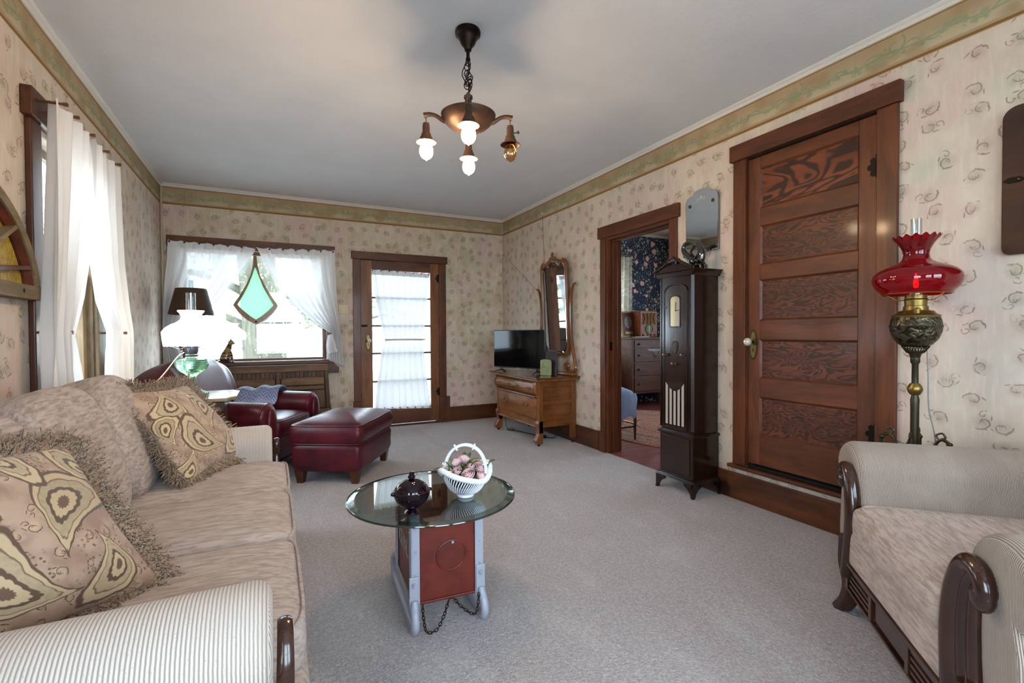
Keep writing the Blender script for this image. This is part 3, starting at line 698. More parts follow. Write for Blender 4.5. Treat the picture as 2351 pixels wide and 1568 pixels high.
for ya, yb, s in ((2.885, 3.10, 1), (1.205, .97, -1)):
    g = G(); rolled_arm(g, arm_prof(ya, yb, .645, s), X0+.03, -.005, .035); ar = put('arm', g, M_CORD, so, world=True)
    m = (ya+yb)/2
    zc = .535
    pl = [(m+math.cos(t)*(.085), zc+math.sin(t)*.08) for t in [math.radians(x) for x in range(-30, 211, 20)]]
    strip = [(.012, m+.02*s, .10), (.013, m+.015*s, .2), (.013, m+.03*s, .33), (.014, m+.055*s, .42), (.016, m+.062*s, .49), (.017, m+.03*s, .555), (.016, m-.015*s, .555), (.016, m-.022*s, .52)]
    g = G(); g.tube(spline(strip, 30), lambda t: .022-.009*t, 10, flat=.5); put('arm_facing', g, M_DARKW, ar, world=True)
for x, y in ((-.88, 1.03), (-.88, 3.05), (-.10, 1.03), (-.10, 3.05)):
    g = G(); g.lathe([(.02, 0), (.035, .03), (.038, .06), (.03, .09)], 16, (x, y, 0)); put('foot', g, M_DARKW, so, world=True)

# ---------------------------------------------------------------- paisley cushions
def paisley():
    a = N('paisley_tapestry'); X = a.sep(a.uv()); wn = a.noise(a.com(X[0], X[1]), 6, 2)[1]
    v1 = a.n('VectorMath', {0: a.com(X[0], X[1]), 1: a.scl(a.n('VectorMath', {0: wn, 1: (.5, .5, .5)}, operation='SUBTRACT').outputs[0], .05, .05, 0)}, operation='ADD').outputs[0]
    u, v, _ = a.sep(v1); v0 = a.com(X[0], X[1])
    c = a.mix(a.sm(a.noise(v0, 7, 4)[0], .35, .65), S('97796a'), S('b59a86'))
    vo = a.n('TexVoronoi', {'Vector': v0, 'Scale': 34.0}, voronoi_dimensions='2D').outputs['Distance']
    c = a.mix(a.m_('MULTIPLY', a.sm(vo, .26, .14), a.sm(a.noise(v0, 5, 2)[0], .46, .56)), c, S('5b4136'))
    st, bl, cr, cg, cb = swirl_layer(a, u, v, .125, 2.0)
    c = a.mix(a.m_('MULTIPLY', bl, .8), c, S('cbb795')); c = a.mix(a.m_('MULTIPLY', st, .95), c, S('4f352b'))
    for cx, cy, ang, sz, f1, f2 in ((.30, .74, .6, .21, 'c4ae8c', 'a0917a'), (.70, .62, -2.3, .25, 'bfa986', '8f836c'), (.36, .30, 2.5, .24, 'c0aa88', '948a74'), (.78, .22, .3, .19, 'c5b08e', '9d8d74'), (.10, .50, 3.6, .15, 'c7b189', '7e6a56'), (.56, .93, -1.2, .16, 'cdb893', '9b917a'), (.97, .86, 2.0, .17, 'c9b48c', '8d8670'), (.08, .08, 1.0, .18, 'c7b28b', '8b7d68')):
        p = a.n('VectorRotate', {'Vector': a.com(a.m_('SUBTRACT', u, cx), a.m_('SUBTRACT', v, cy)), 'Angle': ang}, rotation_type='Z_AXIS').outputs[0]
        sz = sz*.86; px, py, _ = a.sep(a.scl(p, 1/sz, 1/sz, 1)); x2 = a.m_('ADD', px, a.m_('SUBTRACT', a.m_('MULTIPLY', a.m_('MULTIPLY', py, py), .45), .12))
        wd = a.m_('MAXIMUM', a.m_('SUBTRACT', .62, a.m_('MULTIPLY', py, .42)), .12)
        xx = a.m_('DIVIDE', x2, wd); yy = a.m_('MULTIPLY', py, .82); d = a.m_('SQRT', a.m_('ADD', a.m_('MULTIPLY', xx, xx), a.m_('MULTIPLY', yy, yy)))
        d = a.m_('ADD', d, a.m_('MULTIPLY', a.m_('ABSOLUTE', a.m_('SINE', a.m_('MULTIPLY', a.m_('ARCTAN2', yy, xx), 6.0))), -.04))
        c = a.mix(a.sm(d, 1.04, 1.0), c, S('4f3830')); c = a.mix(a.sm(d, .94, .90), c, S(f1)); c = a.mix(a.sm(d, .76, .74), c, S('75594a'))
        c = a.mix(a.sm(d, .72, .69), c, a.mix(a.noise(v0, 40, 2)[0], S(f2), S(f1))); c = a.mix(a.sm(d, .48, .45), c, S('4a342d')); c = a.mix(a.sm(d, .36, .33), c, S(f1)); c = a.mix(a.sm(d, .17, .13), c, S('5d4036'))
    we = a.noise(a.scl(v0, 260, 260, 1), 1, 2)[0]
    return a.done(a.bsdf(a.mix(a.m_('MULTIPLY', we, .25), c, S('b89f82')), .85, 0, a.bump(we, .35, .002), .2, sheen=.2))
M_PAIS = paisley()
a = N('fringe_yarn'); o = a.obj(); M_FRINGE = a.done(a.bsdf(a.mix(a.sm(a.noise(o, 240, 2)[0], .35, .65), a.mix(a.sm(a.noise(o, 60, 2)[0], .4, .6), S('3c2a22'), S('84573c')), S('a8937a')), .8, sheen=.2))
def pillow(name, label, BL, BR, TR, TL, th, seed, nfr=1500):
    BL, BR, TR, TL = (Vector(p) for p in (BL, BR, TR, TL)); c = (BL+BR+TR+TL)/4
    t = thing(name, label, 'pillow', c, group='fringed paisley pillows')
    nrm = ((BR-BL).cross(TL-BL)).normalized(); rnd = random.Random(seed)
    def flat(s, q): return BL.lerp(BR, s).lerp(TL.lerp(TR, s), q)-c
    def edge_pull(s, q):   # concave sides and pointed corners
        return flat(s, q)-(flat(s, q))*.10*((math.sin(PI*s)**2)*(abs(2*q-1)**6)+(math.sin(PI*q)**2)*(abs(2*s-1)**6))
    def side(k):
        def fn(s, q):
            b = (max(0, math.sin(PI*s))**.55)*(max(0, math.sin(PI*q))**.55)
            wv = .006*math.sin(9*s+seed)*math.sin(8*q+1)*b
            return edge_pull(s, q)+nrm*(k*th*.5*b+wv)
        return fn
    g = G(); g.grid(34, 34, side(1), uv=True); g.grid(34, 34, side(-1), uv=True); put('cover', g, M_PAIS, t)
    g = G()
    for i in range(nfr):
        e = rnd.random()*4; k = int(e); u = e-k
        s, q = [(u, 0), (1, u), (1-u, 1), (0, 1-u)][k]
        p = edge_pull(s, q); out = (p-edge_pull(lerp(s, .5, .06), lerp(q, .5, .06))).normalized()
        tan = nrm.cross(out); L_ = rnd.uniform(.040, .074)
        d1_ = (out+nrm*rnd.uniform(-.75, .75)+tan*rnd.uniform(-.5, .5)).normalized()
        d2_ = (d1_+Vector((rnd.uniform(-.5, .5), rnd.uniform(-.5, .5), rnd.uniform(-.6, .3)))).normalized()
        w_ = rnd.uniform(.002, .0038); pts = [p-out*.006, p+d1_*L_*.5, p+d1_*L_*.5+d2_*L_*.5]
        sd = d1_.cross(nrm+Vector((.01, .3, .1))).normalized(); up_ = sd.cross(d1_).normalized()
        R = [[g.v(pp+(sd*math.cos(a_)+up_*math.sin(a_))*w_*r_) for a_ in (0, 2.09, 4.19)] for pp, r_ in zip(pts, (1, 1, .5))]
        g.bridge(R[0], R[1]); g.bridge(R[1], R[2])
    f_ = put('fringe', g, M_FRINGE, t, smooth=False); f_['kind'] = 'stuff'
    return t
pillow('throw_pillow', 'brown fringed paisley pillow leaning at the far end of the sofa', (-.345, 2.50, .505), (-.13, 3.0, .50), (-.40, 3.02, .885), (-.61, 2.57, .905), .17, 3, 2600)
pillow('throw_pillow', 'large fringed paisley pillow slumped in the near sofa corner', (-.60, 1.20, .50), (-.275, 1.565, .49), (-.50, 1.70, .845), (-.73, 1.25, .945), .20, 5, 2600)

# ---------------------------------------------------------------- chair and a half (right foreground), local frame: faces -y
ac = thing('armchair', 'wide beige armchair with striped arms and carved dark wood front at the right', 'armchair', (1.79, .84, 0), math.radians(225))
AW, SW, AD = .62, .335, .98
g = G(); g.box(-AW+.05, AW-.05, .05, AD, .16, .36); put('base', g, M_CORDA, ac, bevel=.02)
g = G(); cushion(g, (0, .055, .285), SW+.07, .06, .10, e=.2, ez=.5, seg=60); put('front_border', g, M_CHEN, ac)
g = G(); cushion(g, (0, .36, .405), SW+.005, .375, .085, e=.16, ez=.36, crown_=.022, seg=80, wr=.0015); st = put('seat_cushion', g, M_CHEN, ac)
g = G()
for z, sg_ in ((.476, 1), (.342, 1)): g.tube([(math.copysign(abs(math.cos(t))**.16, math.cos(t))*(SW+.005)*(.927 if z > .4 else .962), .36+math.copysign(abs(math.sin(t))**.16, math.sin(t))*.375*(.927 if z > .4 else .962), z) for t in [2*PI*i/90 for i in range(90)]], .005, 6, closed=True)
put('piping', g, M_CHEN, st)
g = G(); cushion(g, (0, .80, .62), SW+.02, .15, .30, e=.4, ez=.55, M=Matrix.Rotation(math.radians(-14), 4, 'X')); put('back_cushion', g, M_CHENY, ac)
g = G(); g.box(-AW+.08, AW-.08, AD-.1, AD+.06, .14, .84); put('back_frame', g, M_CORDA, ac, bevel=.05, bseg=4)
for s in (-1, 1):
    xi, xo = SW*s, AW*s; m = (xi+xo)/2+.02*s; p = [(xi, .16), (xi+.0*s, .50)]
    for t in range(0, 33):
        an = math.radians(185-t*(250/32)) if s > 0 else math.radians(-5+t*(250/32)); p.append((m+math.cos(an)*.135, .582+math.sin(an)*.105))
    p += [(xo-.05*s, .42), (xo-.04*s, .28), (xo-.05*s, .16)]
    g = G(); rolled_arm(g, p, .03, AD, .04, plane='xz')
    ar = put('arm', g, M_CORDA, ac)
    # carved S shaped front post: three reeds that follow the arm roll
    for k, (off, r_, yy) in enumerate(((.0, .030, .012), (.036, .019, .018), (.064, .016, .024))):
        q = [(xi+(.055+off*.9)*s, .17), (xi+(.030+off)*s, .30), (xi+(.022+off)*s, .42), (xi+(.040+off*.8)*s, .52), (xi+(.078+off*.5)*s, .585-off*.5), (xi+(.125+off*.1)*s, .588-off*.9), (xi+(.152-off*.3)*s, .55-off*.2), (xi+(.138-off*.4)*s, .515)]
        g = G(); g.tube(spline([(x, yy, z) for x, z in q], 40), (lambda r: (lambda t: r*(1.15-.55*t)))(r_), 12, flat=1.0); put('carved_reed', g, M_DARKW, ar)
    g = G(); g.ball((xi+.138*s, .012, .532), .034, .022, .034, 18, 12); put('scroll_boss', g, M_DARKW, ar)
    g = G(); g.tube(spline([(xi+.10*s, .035, .30), (xi+.105*s, .03, .20), (xi+.075*s, .03, .12), (xi+.085*s, .015, .05), (xi+.12*s, -.005, .0)], 20), lambda t: .050-.022*t, 8); put('front_leg', g, M_DARKW, ac)
    g = G(); g.tube([(AW*s*.85, AD-.05, .16), (AW*s*.88, AD, 0)], [.035, .022], 8); put('rear_leg', g, M_DARKW, ac)
fr = put('front_rail', G().box(-SW-.08, SW+.08, -.004, .05, .115, .125), M_DARKW, ac, smooth=False, bevel=.003)
put('rail_cap', G().box(-SW-.08, SW+.08, -.012, .05, .218, .238), M_DARKW, fr, smooth=False, bevel=.006)
put('rail_field', G().box(-SW-.08, SW+.08, .012, .045, .125, .218), M_DARKW, fr, smooth=False)
for xa, xb in ((-SW-.02, -.15), (.15, SW+.02)):
    for k in range(4): put('fluting', G().box(xa, xb, .0, .014, .134+k*.021, .146+k*.021), M_DARKW, fr, smooth=False, bevel=.003)
for x in (-.14, .14, -SW-.04, SW+.04): put('rail_block', G().box(x-.012, x+.012, -.004, .014, .125, .218), M_DARKW, fr, smooth=False, bevel=.002)
put('rail_panel', G().box(-.12, .12, .004, .014, .136, .208), M_DARKW, fr, smooth=False, bevel=.004)

# ---------------------------------------------------------------- club chair, ottoman, throw
cc = thing('club_chair', 'burgundy leather club chair with round arms in the window corner', 'armchair', (.17, 4.50, 0), math.radians(61))
HW = .47
g = G(); g.box(-HW+.06, HW-.06, .04, .86, .09, .34); put('base', g, M_LEATH, cc, bevel=.04, bseg=4)
g = G(); cushion(g, (0, .33, .385), .285, .35, .085, e=.2, ez=.4, crown_=.02, seg=70, wr=.002); st = put('seat_cushion', g, M_LEATH, cc)
g = G(); g.tube([(math.copysign(abs(math.cos(t))**.2, math.cos(t))*.275, .33+math.copysign(abs(math.sin(t))**.2, math.sin(t))*.338, .446) for t in [2*PI*i/80 for i in range(80)]], .005, 6, closed=True); put('piping', g, M_LEATH, st)
for s in (-1, 1):
    p = []; m = .375*s
    p = [(m-.085*s, .09), (m-.085*s, .42)]
    for t in range(29):
        an = math.radians(200-t*(220/28)) if s > 0 else math.radians(-20+t*(220/28)); p.append((m+math.cos(an)*.115, .505+math.sin(an)*.105))
    p += [(m+.085*s, .40), (m+.085*s, .09)]
    g = G(); rolled_arm(g, p, .0, .80, .05, plane='xz')
    for v in g.b.verts: v.co.z += .03*math.sin(max(0, min(1, v.co.y/.8))*PI/2)*(v.co.z/.6)
    ar = put('arm', g, M_LEATH, cc)
    g = G(); cushion(g, (m, -.005, .42), .062, .03, .155, e=1, ez=.9, seg=32, rg=16); put('arm_face', g, M_LEATH, ar)
    g = G(); g.tube([(m+math.cos(t)*.112, .03, .505+math.sin(t)*.10) for t in [math.radians(a_) for a_ in range(-15, 196, 10)]], .006, 6); put('piping', g, M_LEATH, ar)
g = G(); cushion(g, (-.115, .845, .665), .55, .165, .285, e=.30, ez=.62, seg=84, rg=30, M=Matrix.Rotation(math.radians(7), 4, 'Z') @ Matrix.Rotation(math.radians(-16), 4, 'X'))
for v in g.b.verts: v.co.z -= .22*(v.co.x+.07)**2*(1 if v.co.z > .6 else .2); v.co.y += (.006*math.sin(v.co.x*46+v.co.z*9) if v.co.y < .86 else 0)
put('back_cushion', g, M_LEATH, cc)
g = G(); cushion(g, (-.03, .935, .47), .45, .085, .38, e=.4, ez=.35, seg=48, rg=18, M=Matrix.Rotation(math.radians(7), 4, 'Z'))
for v in g.b.verts: v.co.z -= .35*(v.co.x)**2*(1 if v.co.z > .5 else 0)
put('back_shell', g, M_LEATH, cc)
for x, y in ((-.36, .06), (.36, .06), (-.36, .88), (.36, .88)): put('foot', G().lathe([(.022, 0), (.034, .09)], 4, (x, y, 0), M=Matrix.Rotation(PI/4, 4, 'Z')), M_FOOT, cc, smooth=False)
ot = thing('ottoman', 'burgundy leather ottoman with tapered wooden feet on the carpet', 'ottoman', (.545, 4.23, 0), math.radians(-30))
OX, OY = .285, .405
def soft_box(g, hx, hy, z0, z1, e, bulge, crown_=0, n=80):
    rings = []
    prof = [(0, -.012), (.08, -.003), (.22, .006), (.5, bulge), (.78, .008), (.92, 0), (1, -.012)]
    sg = lambda x, p: math.copysign(abs(x)**p, x)
    for t, b in prof: rings.append([g.v(((hx+b)*sg(math.cos(a_), e), (hy+b)*sg(math.sin(a_), e), lerp(z0, z1, t))) for a_ in [2*PI*i/n for i in range(n)]])
    for k in range(1, 8):
        f = 1-k/8; rings.append([g.v(((hx-.012)*f*sg(math.cos(a_), e), (hy-.012)*f*sg(math.sin(a_), e), z1+crown_*(1-f*f)**.8)) for a_ in [2*PI*i/n for i in range(n)]])
    for a_, b_ in zip(rings, rings[1:]): g.bridge(a_, b_)
    g.f(rings[0][::-1]); g.f(rings[-1]); return g
g = G(); soft_box(g, OX-.012, OY-.012, .10, .315, .14, .004); put('base', g, M_LEATH, ot)
g = G(); soft_box(g, OX, OY, .305, .452, .16, .014, .06); top_ = put('cushion', g, M_LEATH, ot)
sg = lambda x, p: math.copysign(abs(x)**p, x)
for z, b in ((.449, -.006), (.312, -.003)):
    g = G(); g.tube([((OX+b)*sg(math.cos(t), .16), (OY+b)*sg(math.sin(t), .16), z) for t in [2*PI*i/100 for i in range(100)]], .005, 6, closed=True); put('piping', g, M_LEATH, top_)
for x in (-.215, .215):
    for y in (-.335, .335): put('foot', G().lathe([(.032, 0), (.052, .105)], 4, (x, y, 0), M=Matrix.Rotation(PI/4, 4, 'Z')), M_FOOT, ot, smooth=False)
# crocheted throw over the far arm and seat
a = N('crochet_ripple'); u = a.sep(a.uv()); zz = a.m_('ADD', a.m_('MULTIPLY', u[1], 13), a.m_('MULTIPLY', a.m_('PINGPONG', a.m_('MULTIPLY', u[0], 6), .5), 2.6))
rip = a.m_('PINGPONG', zz, .5); bands = a.noise(a.com(0, a.m_('MULTIPLY', zz, .35)), 1, 1)[0]
cth = a.ramp(a.m_('ADD', u[1], a.m_('MULTIPLY', bands, .2)), [(0.1, S('2f3b50')), (.45, S('53617c')), (.8, S('8d93b4')), (1, S('b0b4cc'))])
M_THROW = a.done(a.bsdf(a.mix(a.sm(rip, .02, .14), S('252d3f'), cth), .9, 0, a.bump(a.m_('ADD', rip, a.m_('MULTIPLY', a.noise(a.obj(), 300, 1)[0], .2)), .8, .006), .1, sheen=.3))
th_ = thing('crochet_throw', 'blue grey crocheted ripple throw draped over the club chair arm', 'blanket', (.17, 4.50, 0), math.radians(61))
def thf(s, q):
    x = lerp(.52, .20, min(1, q*1.15)); arm = .375
    L_ = q*.50; yy = .30+s*.40+.012*math.sin(q*7)
    # path: outer side up over the arm roll then down to the seat
    path = [(.50, .50), (.495, .57), (.45, .625), (.375, .642), (.30, .63), (.255, .585), (.245, .53), (.22, .495), (.14, .492)]
    t = q*(len(path)-1); i = min(int(t), len(path)-2); u_ = t-i
    px_, pz_ = lerp(path[i][0], path[i+1][0], u_), lerp(path[i][1], path[i+1][1], u_)
    return (px_, yy, pz_+.018+.010*math.sin(s*PI*5+q*2)+.012*math.sin(s*PI*2))
g = G(); g.grid(40, 40, thf, uv=True); put('throw_cloth', g, M_THROW, th_, solid=.012)
g = G(); g.tube([(.10+.028*math.cos(t)*(1-t/26), .36+.0*t, .515+.028*math.sin(t)*(1-t/26)) for t in [i*.35 for i in range(30)]], .008, 6)
g = G(); g.grid(40, 12, lambda s, q: (.13+.034*(1-.55*s)*math.cos(s*9), .30+q*.40, .515+.026*(1-.55*s)*math.sin(s*9)), uv=True); put('rolled_edge', g, M_THROW, th_, solid=.010)

# ---------------------------------------------------------------- coffee table: glass top on an old red coal sledge box
a = N('table_glass'); lw = a.fres(.05)
M_TGLASS = a.done(a.n('MixShader', {0: a.m_('MINIMUM', a.m_('MULTIPLY', lw, 1.15), 1.0), 1: a.n('BsdfTransparent', {0: S('d3dedb')}).outputs[0], 2: a.n('BsdfGlossy', {0: (1, 1, 1, 1), 1: .005}).outputs[0]}).outputs[0])
a = N('glass_edge'); M_GEDGE = a.done(a.bsdf(S('10201d'), .08, 0, None, .8, coat=.6))
a = N('glass_bevel'); M_GBEV = a.done(a.n('MixShader', {0: a.fres(.22), 1: a.n('BsdfTransparent', {0: S('b9cac6')}).outputs[0], 2: a.n('BsdfGlossy', {0: S('dce8e6'), 1: .05}).outputs[0]}).outputs[0])
a = N('rust_red_paint'); o = a.obj(); n = a.noise(o, 14, 4, .6)[0]
M_REDP = a.done(a.bsdf(a.mix(a.m_('MULTIPLY', a.sm(a.noise(o, 60, 4, .7)[0], .66, .74), .6), a.mix(a.sm(n, .35, .7), S('6c271c'), S('581f17')), S('4a2018')), .42, .1, a.bump(n, .15, .01), .5))
M_GREYP = plain('pale_grey_paint', 'a2a6b4', .4, .05, .06, 20, .1, spec=.5)
M_CHAIN = plain('rusty_chain', '3a2a24', .6, .6, .2, 80, .3)
ct = thing('coffee_table', 'round glass topped coffee table standing on an old red sledge box', 'coffee table', (.61, 1.99, 0))
GZ0, GZ1, GR = .455, .466, .352
g = G(); g.lathe([(GR-.030, GZ0), (GR-.030, GZ1)], 96); top = put('glass_top', g, M_TGLASS, ct, smooth=False)
g = G(); prf = [(GR-.030, GZ0), (GR-.002, GZ0), (GR-.002, GZ0+.004), (GR-.030, GZ1)]
g.grid(96, 4, lambda s, q: (math.cos(2*PI*s)*prf[round(q*3)][0], math.sin(2*PI*s)*prf[round(q*3)][0], prf[round(q*3)][1]), cu=True); put('bevelled_rim', g, M_GBEV, top)
g = G(); g.torus((0, 0, GZ0+.0035), GR-.001, .0042, seg=96, ts=8); put('rim_edge', g, M_GEDGE, top)
Mt = Matrix.Translation((.612, 1.80, 0)) @ Matrix.Rotation(math.radians(-4), 4, 'Z')
Lc = Matrix.Translation((-.61, -1.99, 0)) @ Mt
W_, D_ = .138, .36; zb, zt = .105, .452
g = G(); g.box(-W_, W_, .004, D_-.004, zb, zt-.004, Lc); bx = put('box', g, M_REDP, ct, smooth=False, bevel=.004)
g = G(); g.lathe([(.062, 0), (.062, .004), (.058, .006), (.055, .004), (.055, .002), (.001, .002)], 48, M=Lc @ Matrix.Translation((.015, .004, .270)) @ Matrix.Rotation(PI/2, 4, 'X')); put('round_cover', g, M_REDP, bx)
g = G(); g.ball((0, 0, 0), .006, .005, .006, 10, 6, M=(Lc @ Matrix.Translation((.020, -.003, .322))).to_3x3().to_4x4()); 
for v in g.b.verts: v.co += Lc @ Vector((.020, -.003, .322))
put('rivet', g, M_GREYP, bx)
g = G(); g.box(-W_, W_, -.004, .008, zb-.006, zb+.004, Lc); put('bottom_flange', g, M_REDP, bx, smooth=False, bevel=.002)
for sx in (-1, 1):
    for (y0, y1) in ((-.006, .034), (D_-.034, D_+.006)):
        fr_ = y0 < 0
        g = G(); xa, xb = sorted((sx*(W_+.008), sx*(W_-.026)))
        g.box(xa, xb, *((y0, y0+.006) if fr_ else (y1-.006, y1)), zb-.045 if fr_ else zb-.02, zt, Lc)
        xa, xb = sorted((sx*(W_+.008), sx*(W_+.002))); g.box(xa, xb, y0, y1, zb-.045 if fr_ else zb-.02, zt, Lc)
        put('corner_iron', g, M_GREYP, ct, smooth=False, bevel=.0015)
    xa, xb = sorted((sx*(W_+.008), sx*(W_+.002))); g = G()
    g.prism([(.02, zb-.03), (D_-.01, zb-.01), (D_-.01, zb+.012), (.02, zb-.006)], 'yz', xa, xb, Lc); put('side_rail', g, M_GREYP, ct, smooth=False, bevel=.001)
    g = G(); x = sx*(W_-.004); g.box(x-.020, x+.018, -.012, -.005, .085, .215, Lc); plt = put('runner_plate', g, M_GREYP, ct, smooth=False, bevel=.003)
    for z in (.185, .118):
        p = Lc @ Vector((x-.002, -.016, z)); put('bolt', G().lathe([(.009, -.005), (.009, .003), (.0055, .005), (.005, .010), (.001, .011)], 6, p, M=Matrix.Rotation(PI/2, 4, 'X')), M_GREYP, plt, smooth=False)
    pth = [(x, -.012, .125), (x+.002*sx, -.022, .10), (x+.004*sx, -.040, .075), (x+.004*sx, -.046, .045), (x+.004*sx, -.030, .020), (x+.004*sx, .0, .015), (x+.004*sx, .06, .015), (x+.004*sx, .2, .015), (x+.004*sx, .36, .015), (x+.004*sx, .43, .022), (x+.004*sx, .465, .055), (x+.003*sx, .455, .10), (x, .40, .135), (x, .368, .15)]
    g = G(); g.tube([Lc @ p for p in spline(pth, 70)], lambda t: .0165 if t > .06 else .012+.07*t, 12); put('runner', g, M_GREYP, ct)
    for z in (.40, .31, .22):
        p = Lc @ Vector((sx*(W_-.008), -.008, z)); put('rivet', G().ball(p, .0045, .0035, .0045, 8, 6), M_GREYP, ct)
        p = Lc @ Vector((sx*(W_+.009), .015, z-.02)); put('rivet', G().ball(p, .0035, .0045, .0045, 8, 6), M_GREYP, ct)
links = [Vector(p) for p in ((-.108, -.030, .118), (-.105, -.036, .060), (-.094, -.045, .014), (-.055, -.040, .012), (-.02, -.01, .040), (.02, .03, .085), (.05, .0, .06), (.09, -.02, .03), (.108, -.035, .045), (.118, -.032, .11))]
path = [Lc @ p for p in spline(links, 400)]; acc = 0; k = 0; g = G(); last = path[0]
for i, p in enumerate(path[1:]):
    acc += (p-last).length; 
    if acc >= .0125:
        acc = 0; t = (path[min(i+3, len(path)-1)]-path[max(i-3, 0)]).normalized(); sd = t.orthogonal().normalized(); nn = t.cross(sd)
        if k % 2: sd = nn
        g.tube([p+t*math.cos(a_)*.0090+sd*math.sin(a_)*.0052 for a_ in [2*PI*j/10 for j in range(10)]], .0019, 5, closed=True); k += 1
    last = p
ch = put('safety_chain', g, M_CHAIN, ct)
cu = bpy.data.curves.new('painted_lettering', 'FONT'); cu.body = 'ICE PAL'; cu.size = .100; cu.extrude = .0006; cu.align_x = 'CENTER'; cu.materials.append(plain('faded_white_paint', 'b5aca8', .6))
_t = bpy.data.objects.new('t', cu); COL.objects.link(_t); bpy.context.view_layer.update(); _m = bpy.data.meshes.new_from_object(_t.evaluated_get(bpy.context.evaluated_depsgraph_get())); bpy.data.objects.remove(_t); _m.name = 'painted_lettering'
tx = link('painted_lettering', _m, ct); tx.matrix_basis = Lc @ Matrix.Translation((-W_-.0012, D_/2+.022, .243)) @ Matrix.Rotation(-PI/2, 4, 'Z') @ Matrix.Rotation(PI/2, 4, 'X') @ Matrix.Scale(.62, 4, (1, 0, 0))
bx.data.materials[0] = M_REDP

# candy bowl
a = N('amethyst_glass'); M_AME = a.done(a.bsdf(S('10020b'), .05, 0, None, .45, coat=.25, coat_rough=.02))
cb = thing('candy_bowl', 'dark amethyst glass covered candy bowl on the glass table', 'bowl', (.470, 1.80, GZ1+.001))
wv = lambda k, t, r, z: (r*(1+.012*math.cos(18*t)) if k in (7, 8, 9) else r, z)
put('bowl', G().lathe([(.030, 0), (.026, .006), (.016, .012), (.022, .020), (.044, .032), (.060, .050), (.067, .068), (.070, .080), (.069, .086), (.064, .088), (.058, .084), (.001, .08)], 72, wav=wv), M_AME, cb)
put('lid', G().lathe([(.064, .088), (.063, .093), (.058, .102), (.046, .114), (.028, .124), (.012, .128), (.008, .130), (.014, .134), (.0145, .141), (.009, .146), (.012, .150), (.008, .156), (.001, .157)], 48), M_AME, cb)
for s in (-1, 1): put('handle', G().ball((s*.070, 0, .080), .010, .006, .008, 10, 8), M_AME, cb)

# porcelain basket with flowers
M_PORC = plain('white_porcelain', 'e8ebf2', .18, var=.01, spec=.6, coat=.5)
fb_ = thing('flower_basket', 'white woven porcelain basket with handle on the glass table', 'basket', (.722, 1.885, GZ1+.001))
put('basket_foot', G().lathe([(.034, 0), (.036, .004), (.033, .012), (.028, .016), (.001, .016)], 40), M_PORC, fb_)
def rimz(t): return .098+.022*math.cos(2*(t-.35))+.004*math.cos(4*t)
def rimr(t): return .100+.010*math.cos(2*(t-.35))
g = G(); NS = 52
for k in range(NS):
    for dr in (1,):
        pts = []
        for j in range(9):
            q = j/8; t = 2*PI*(k/NS)+dr*.55*q; zt_ = rimz(t)-.006; rr = lerp(.028, rimr(t)-.012, math.sin(q*PI/2)**.85); pts.append((math.cos(t)*rr, math.sin(t)*rr, .014+(zt_-.014)*(1-math.cos(q*PI/2))**.8))
        g.tube(pts, .0026, 5)
put('woven_ribs', g, M_PORC, fb_)
g = G()
for st_ in range(3): g.tube([(math.cos(t)*(rimr(t)+.007*math.cos(t*34+st_*2.094)), math.sin(t)*(rimr(t)+.007*math.cos(t*34+st_*2.094)), rimz(t)+.007*math.sin(t*34+st_*2.094)) for t in [2*PI*i/360 for i in range(360)]], .0058, 6, closed=True)
put('rope_rim', g, M_PORC, fb_)
hd = Vector((math.cos(-.45), math.sin(-.45), 0)); g = G()
for off in (-.005, .005):
    g.tube([hd*math.cos(t)*.086+Vector((off*.8, off, 0))+Vector((0, 0, .095+.120*math.sin(t)**.85)) for t in [PI*i/40 for i in range(41)]], .0058, 8)
hn = put('basket_handle', g, M_PORC, fb_)
for t in (.28, 1.15, 2.05, 2.88):
    c_ = hd*math.cos(t)*.086+Vector((0, 0, .095+.120*math.sin(t)**.85)); tg = (hd*-math.sin(t)+Vector((0, 0, math.cos(t)))).normalized(); put('handle_tie', G().torus(c_, .0115, .0045, tg, 16, 8), M_PORC, hn)
M_ROSE = plain('pale_pink_petals', 'e2bcc0', .6, var=.05, scale=60); M_ROSE2 = plain('cream_petals', 'dccfc6', .6, var=.05, scale=60); M_LEAF = plain('dark_green_leaves', '46603a', .5, var=.15, scale=40); M_LEAFO = plain('olive_leaves', '7a7a3e', .5, var=.15)
def rose(name, label, p, r, mat, seed, tilt=(0, 0)):
    rnd = random.Random(seed); t = thing(name, label, 'flower', Vector((.722, 1.885, GZ1))+Vector(p), group='roses in the porcelain basket', rot=(tilt[0], tilt[1], rnd.random()*6))
    g = G()
    for lay, (n, rr, hh, op) in enumerate(((5, .98, .70, .30), (5, .82, .88, .12), (4, .60, .98, .0), (3, .38, 1.04, -.1), (2, .18, 1.06, -.1))):
        for k in range(n):
            a0 = 2*PI*k/n+lay*.8
            def fn(s, q, a0=a0, n=n, rr=rr, hh=hh, op=op):
                an = a0+(s-.5)*2*PI/n*1.55; rad = r*rr*(.35+.65*math.sin(q*PI*.55)+op*q*q*.35); z = r*(hh*q*1.25-.35-.10*(2*s-1)**2*q)
                return (math.cos(an)*rad, math.sin(an)*rad, z)
            g.grid(7, 6, fn)
    put('petals', g, mat, t, solid=.0008)
    return t
L0 = 'pale pink rose '
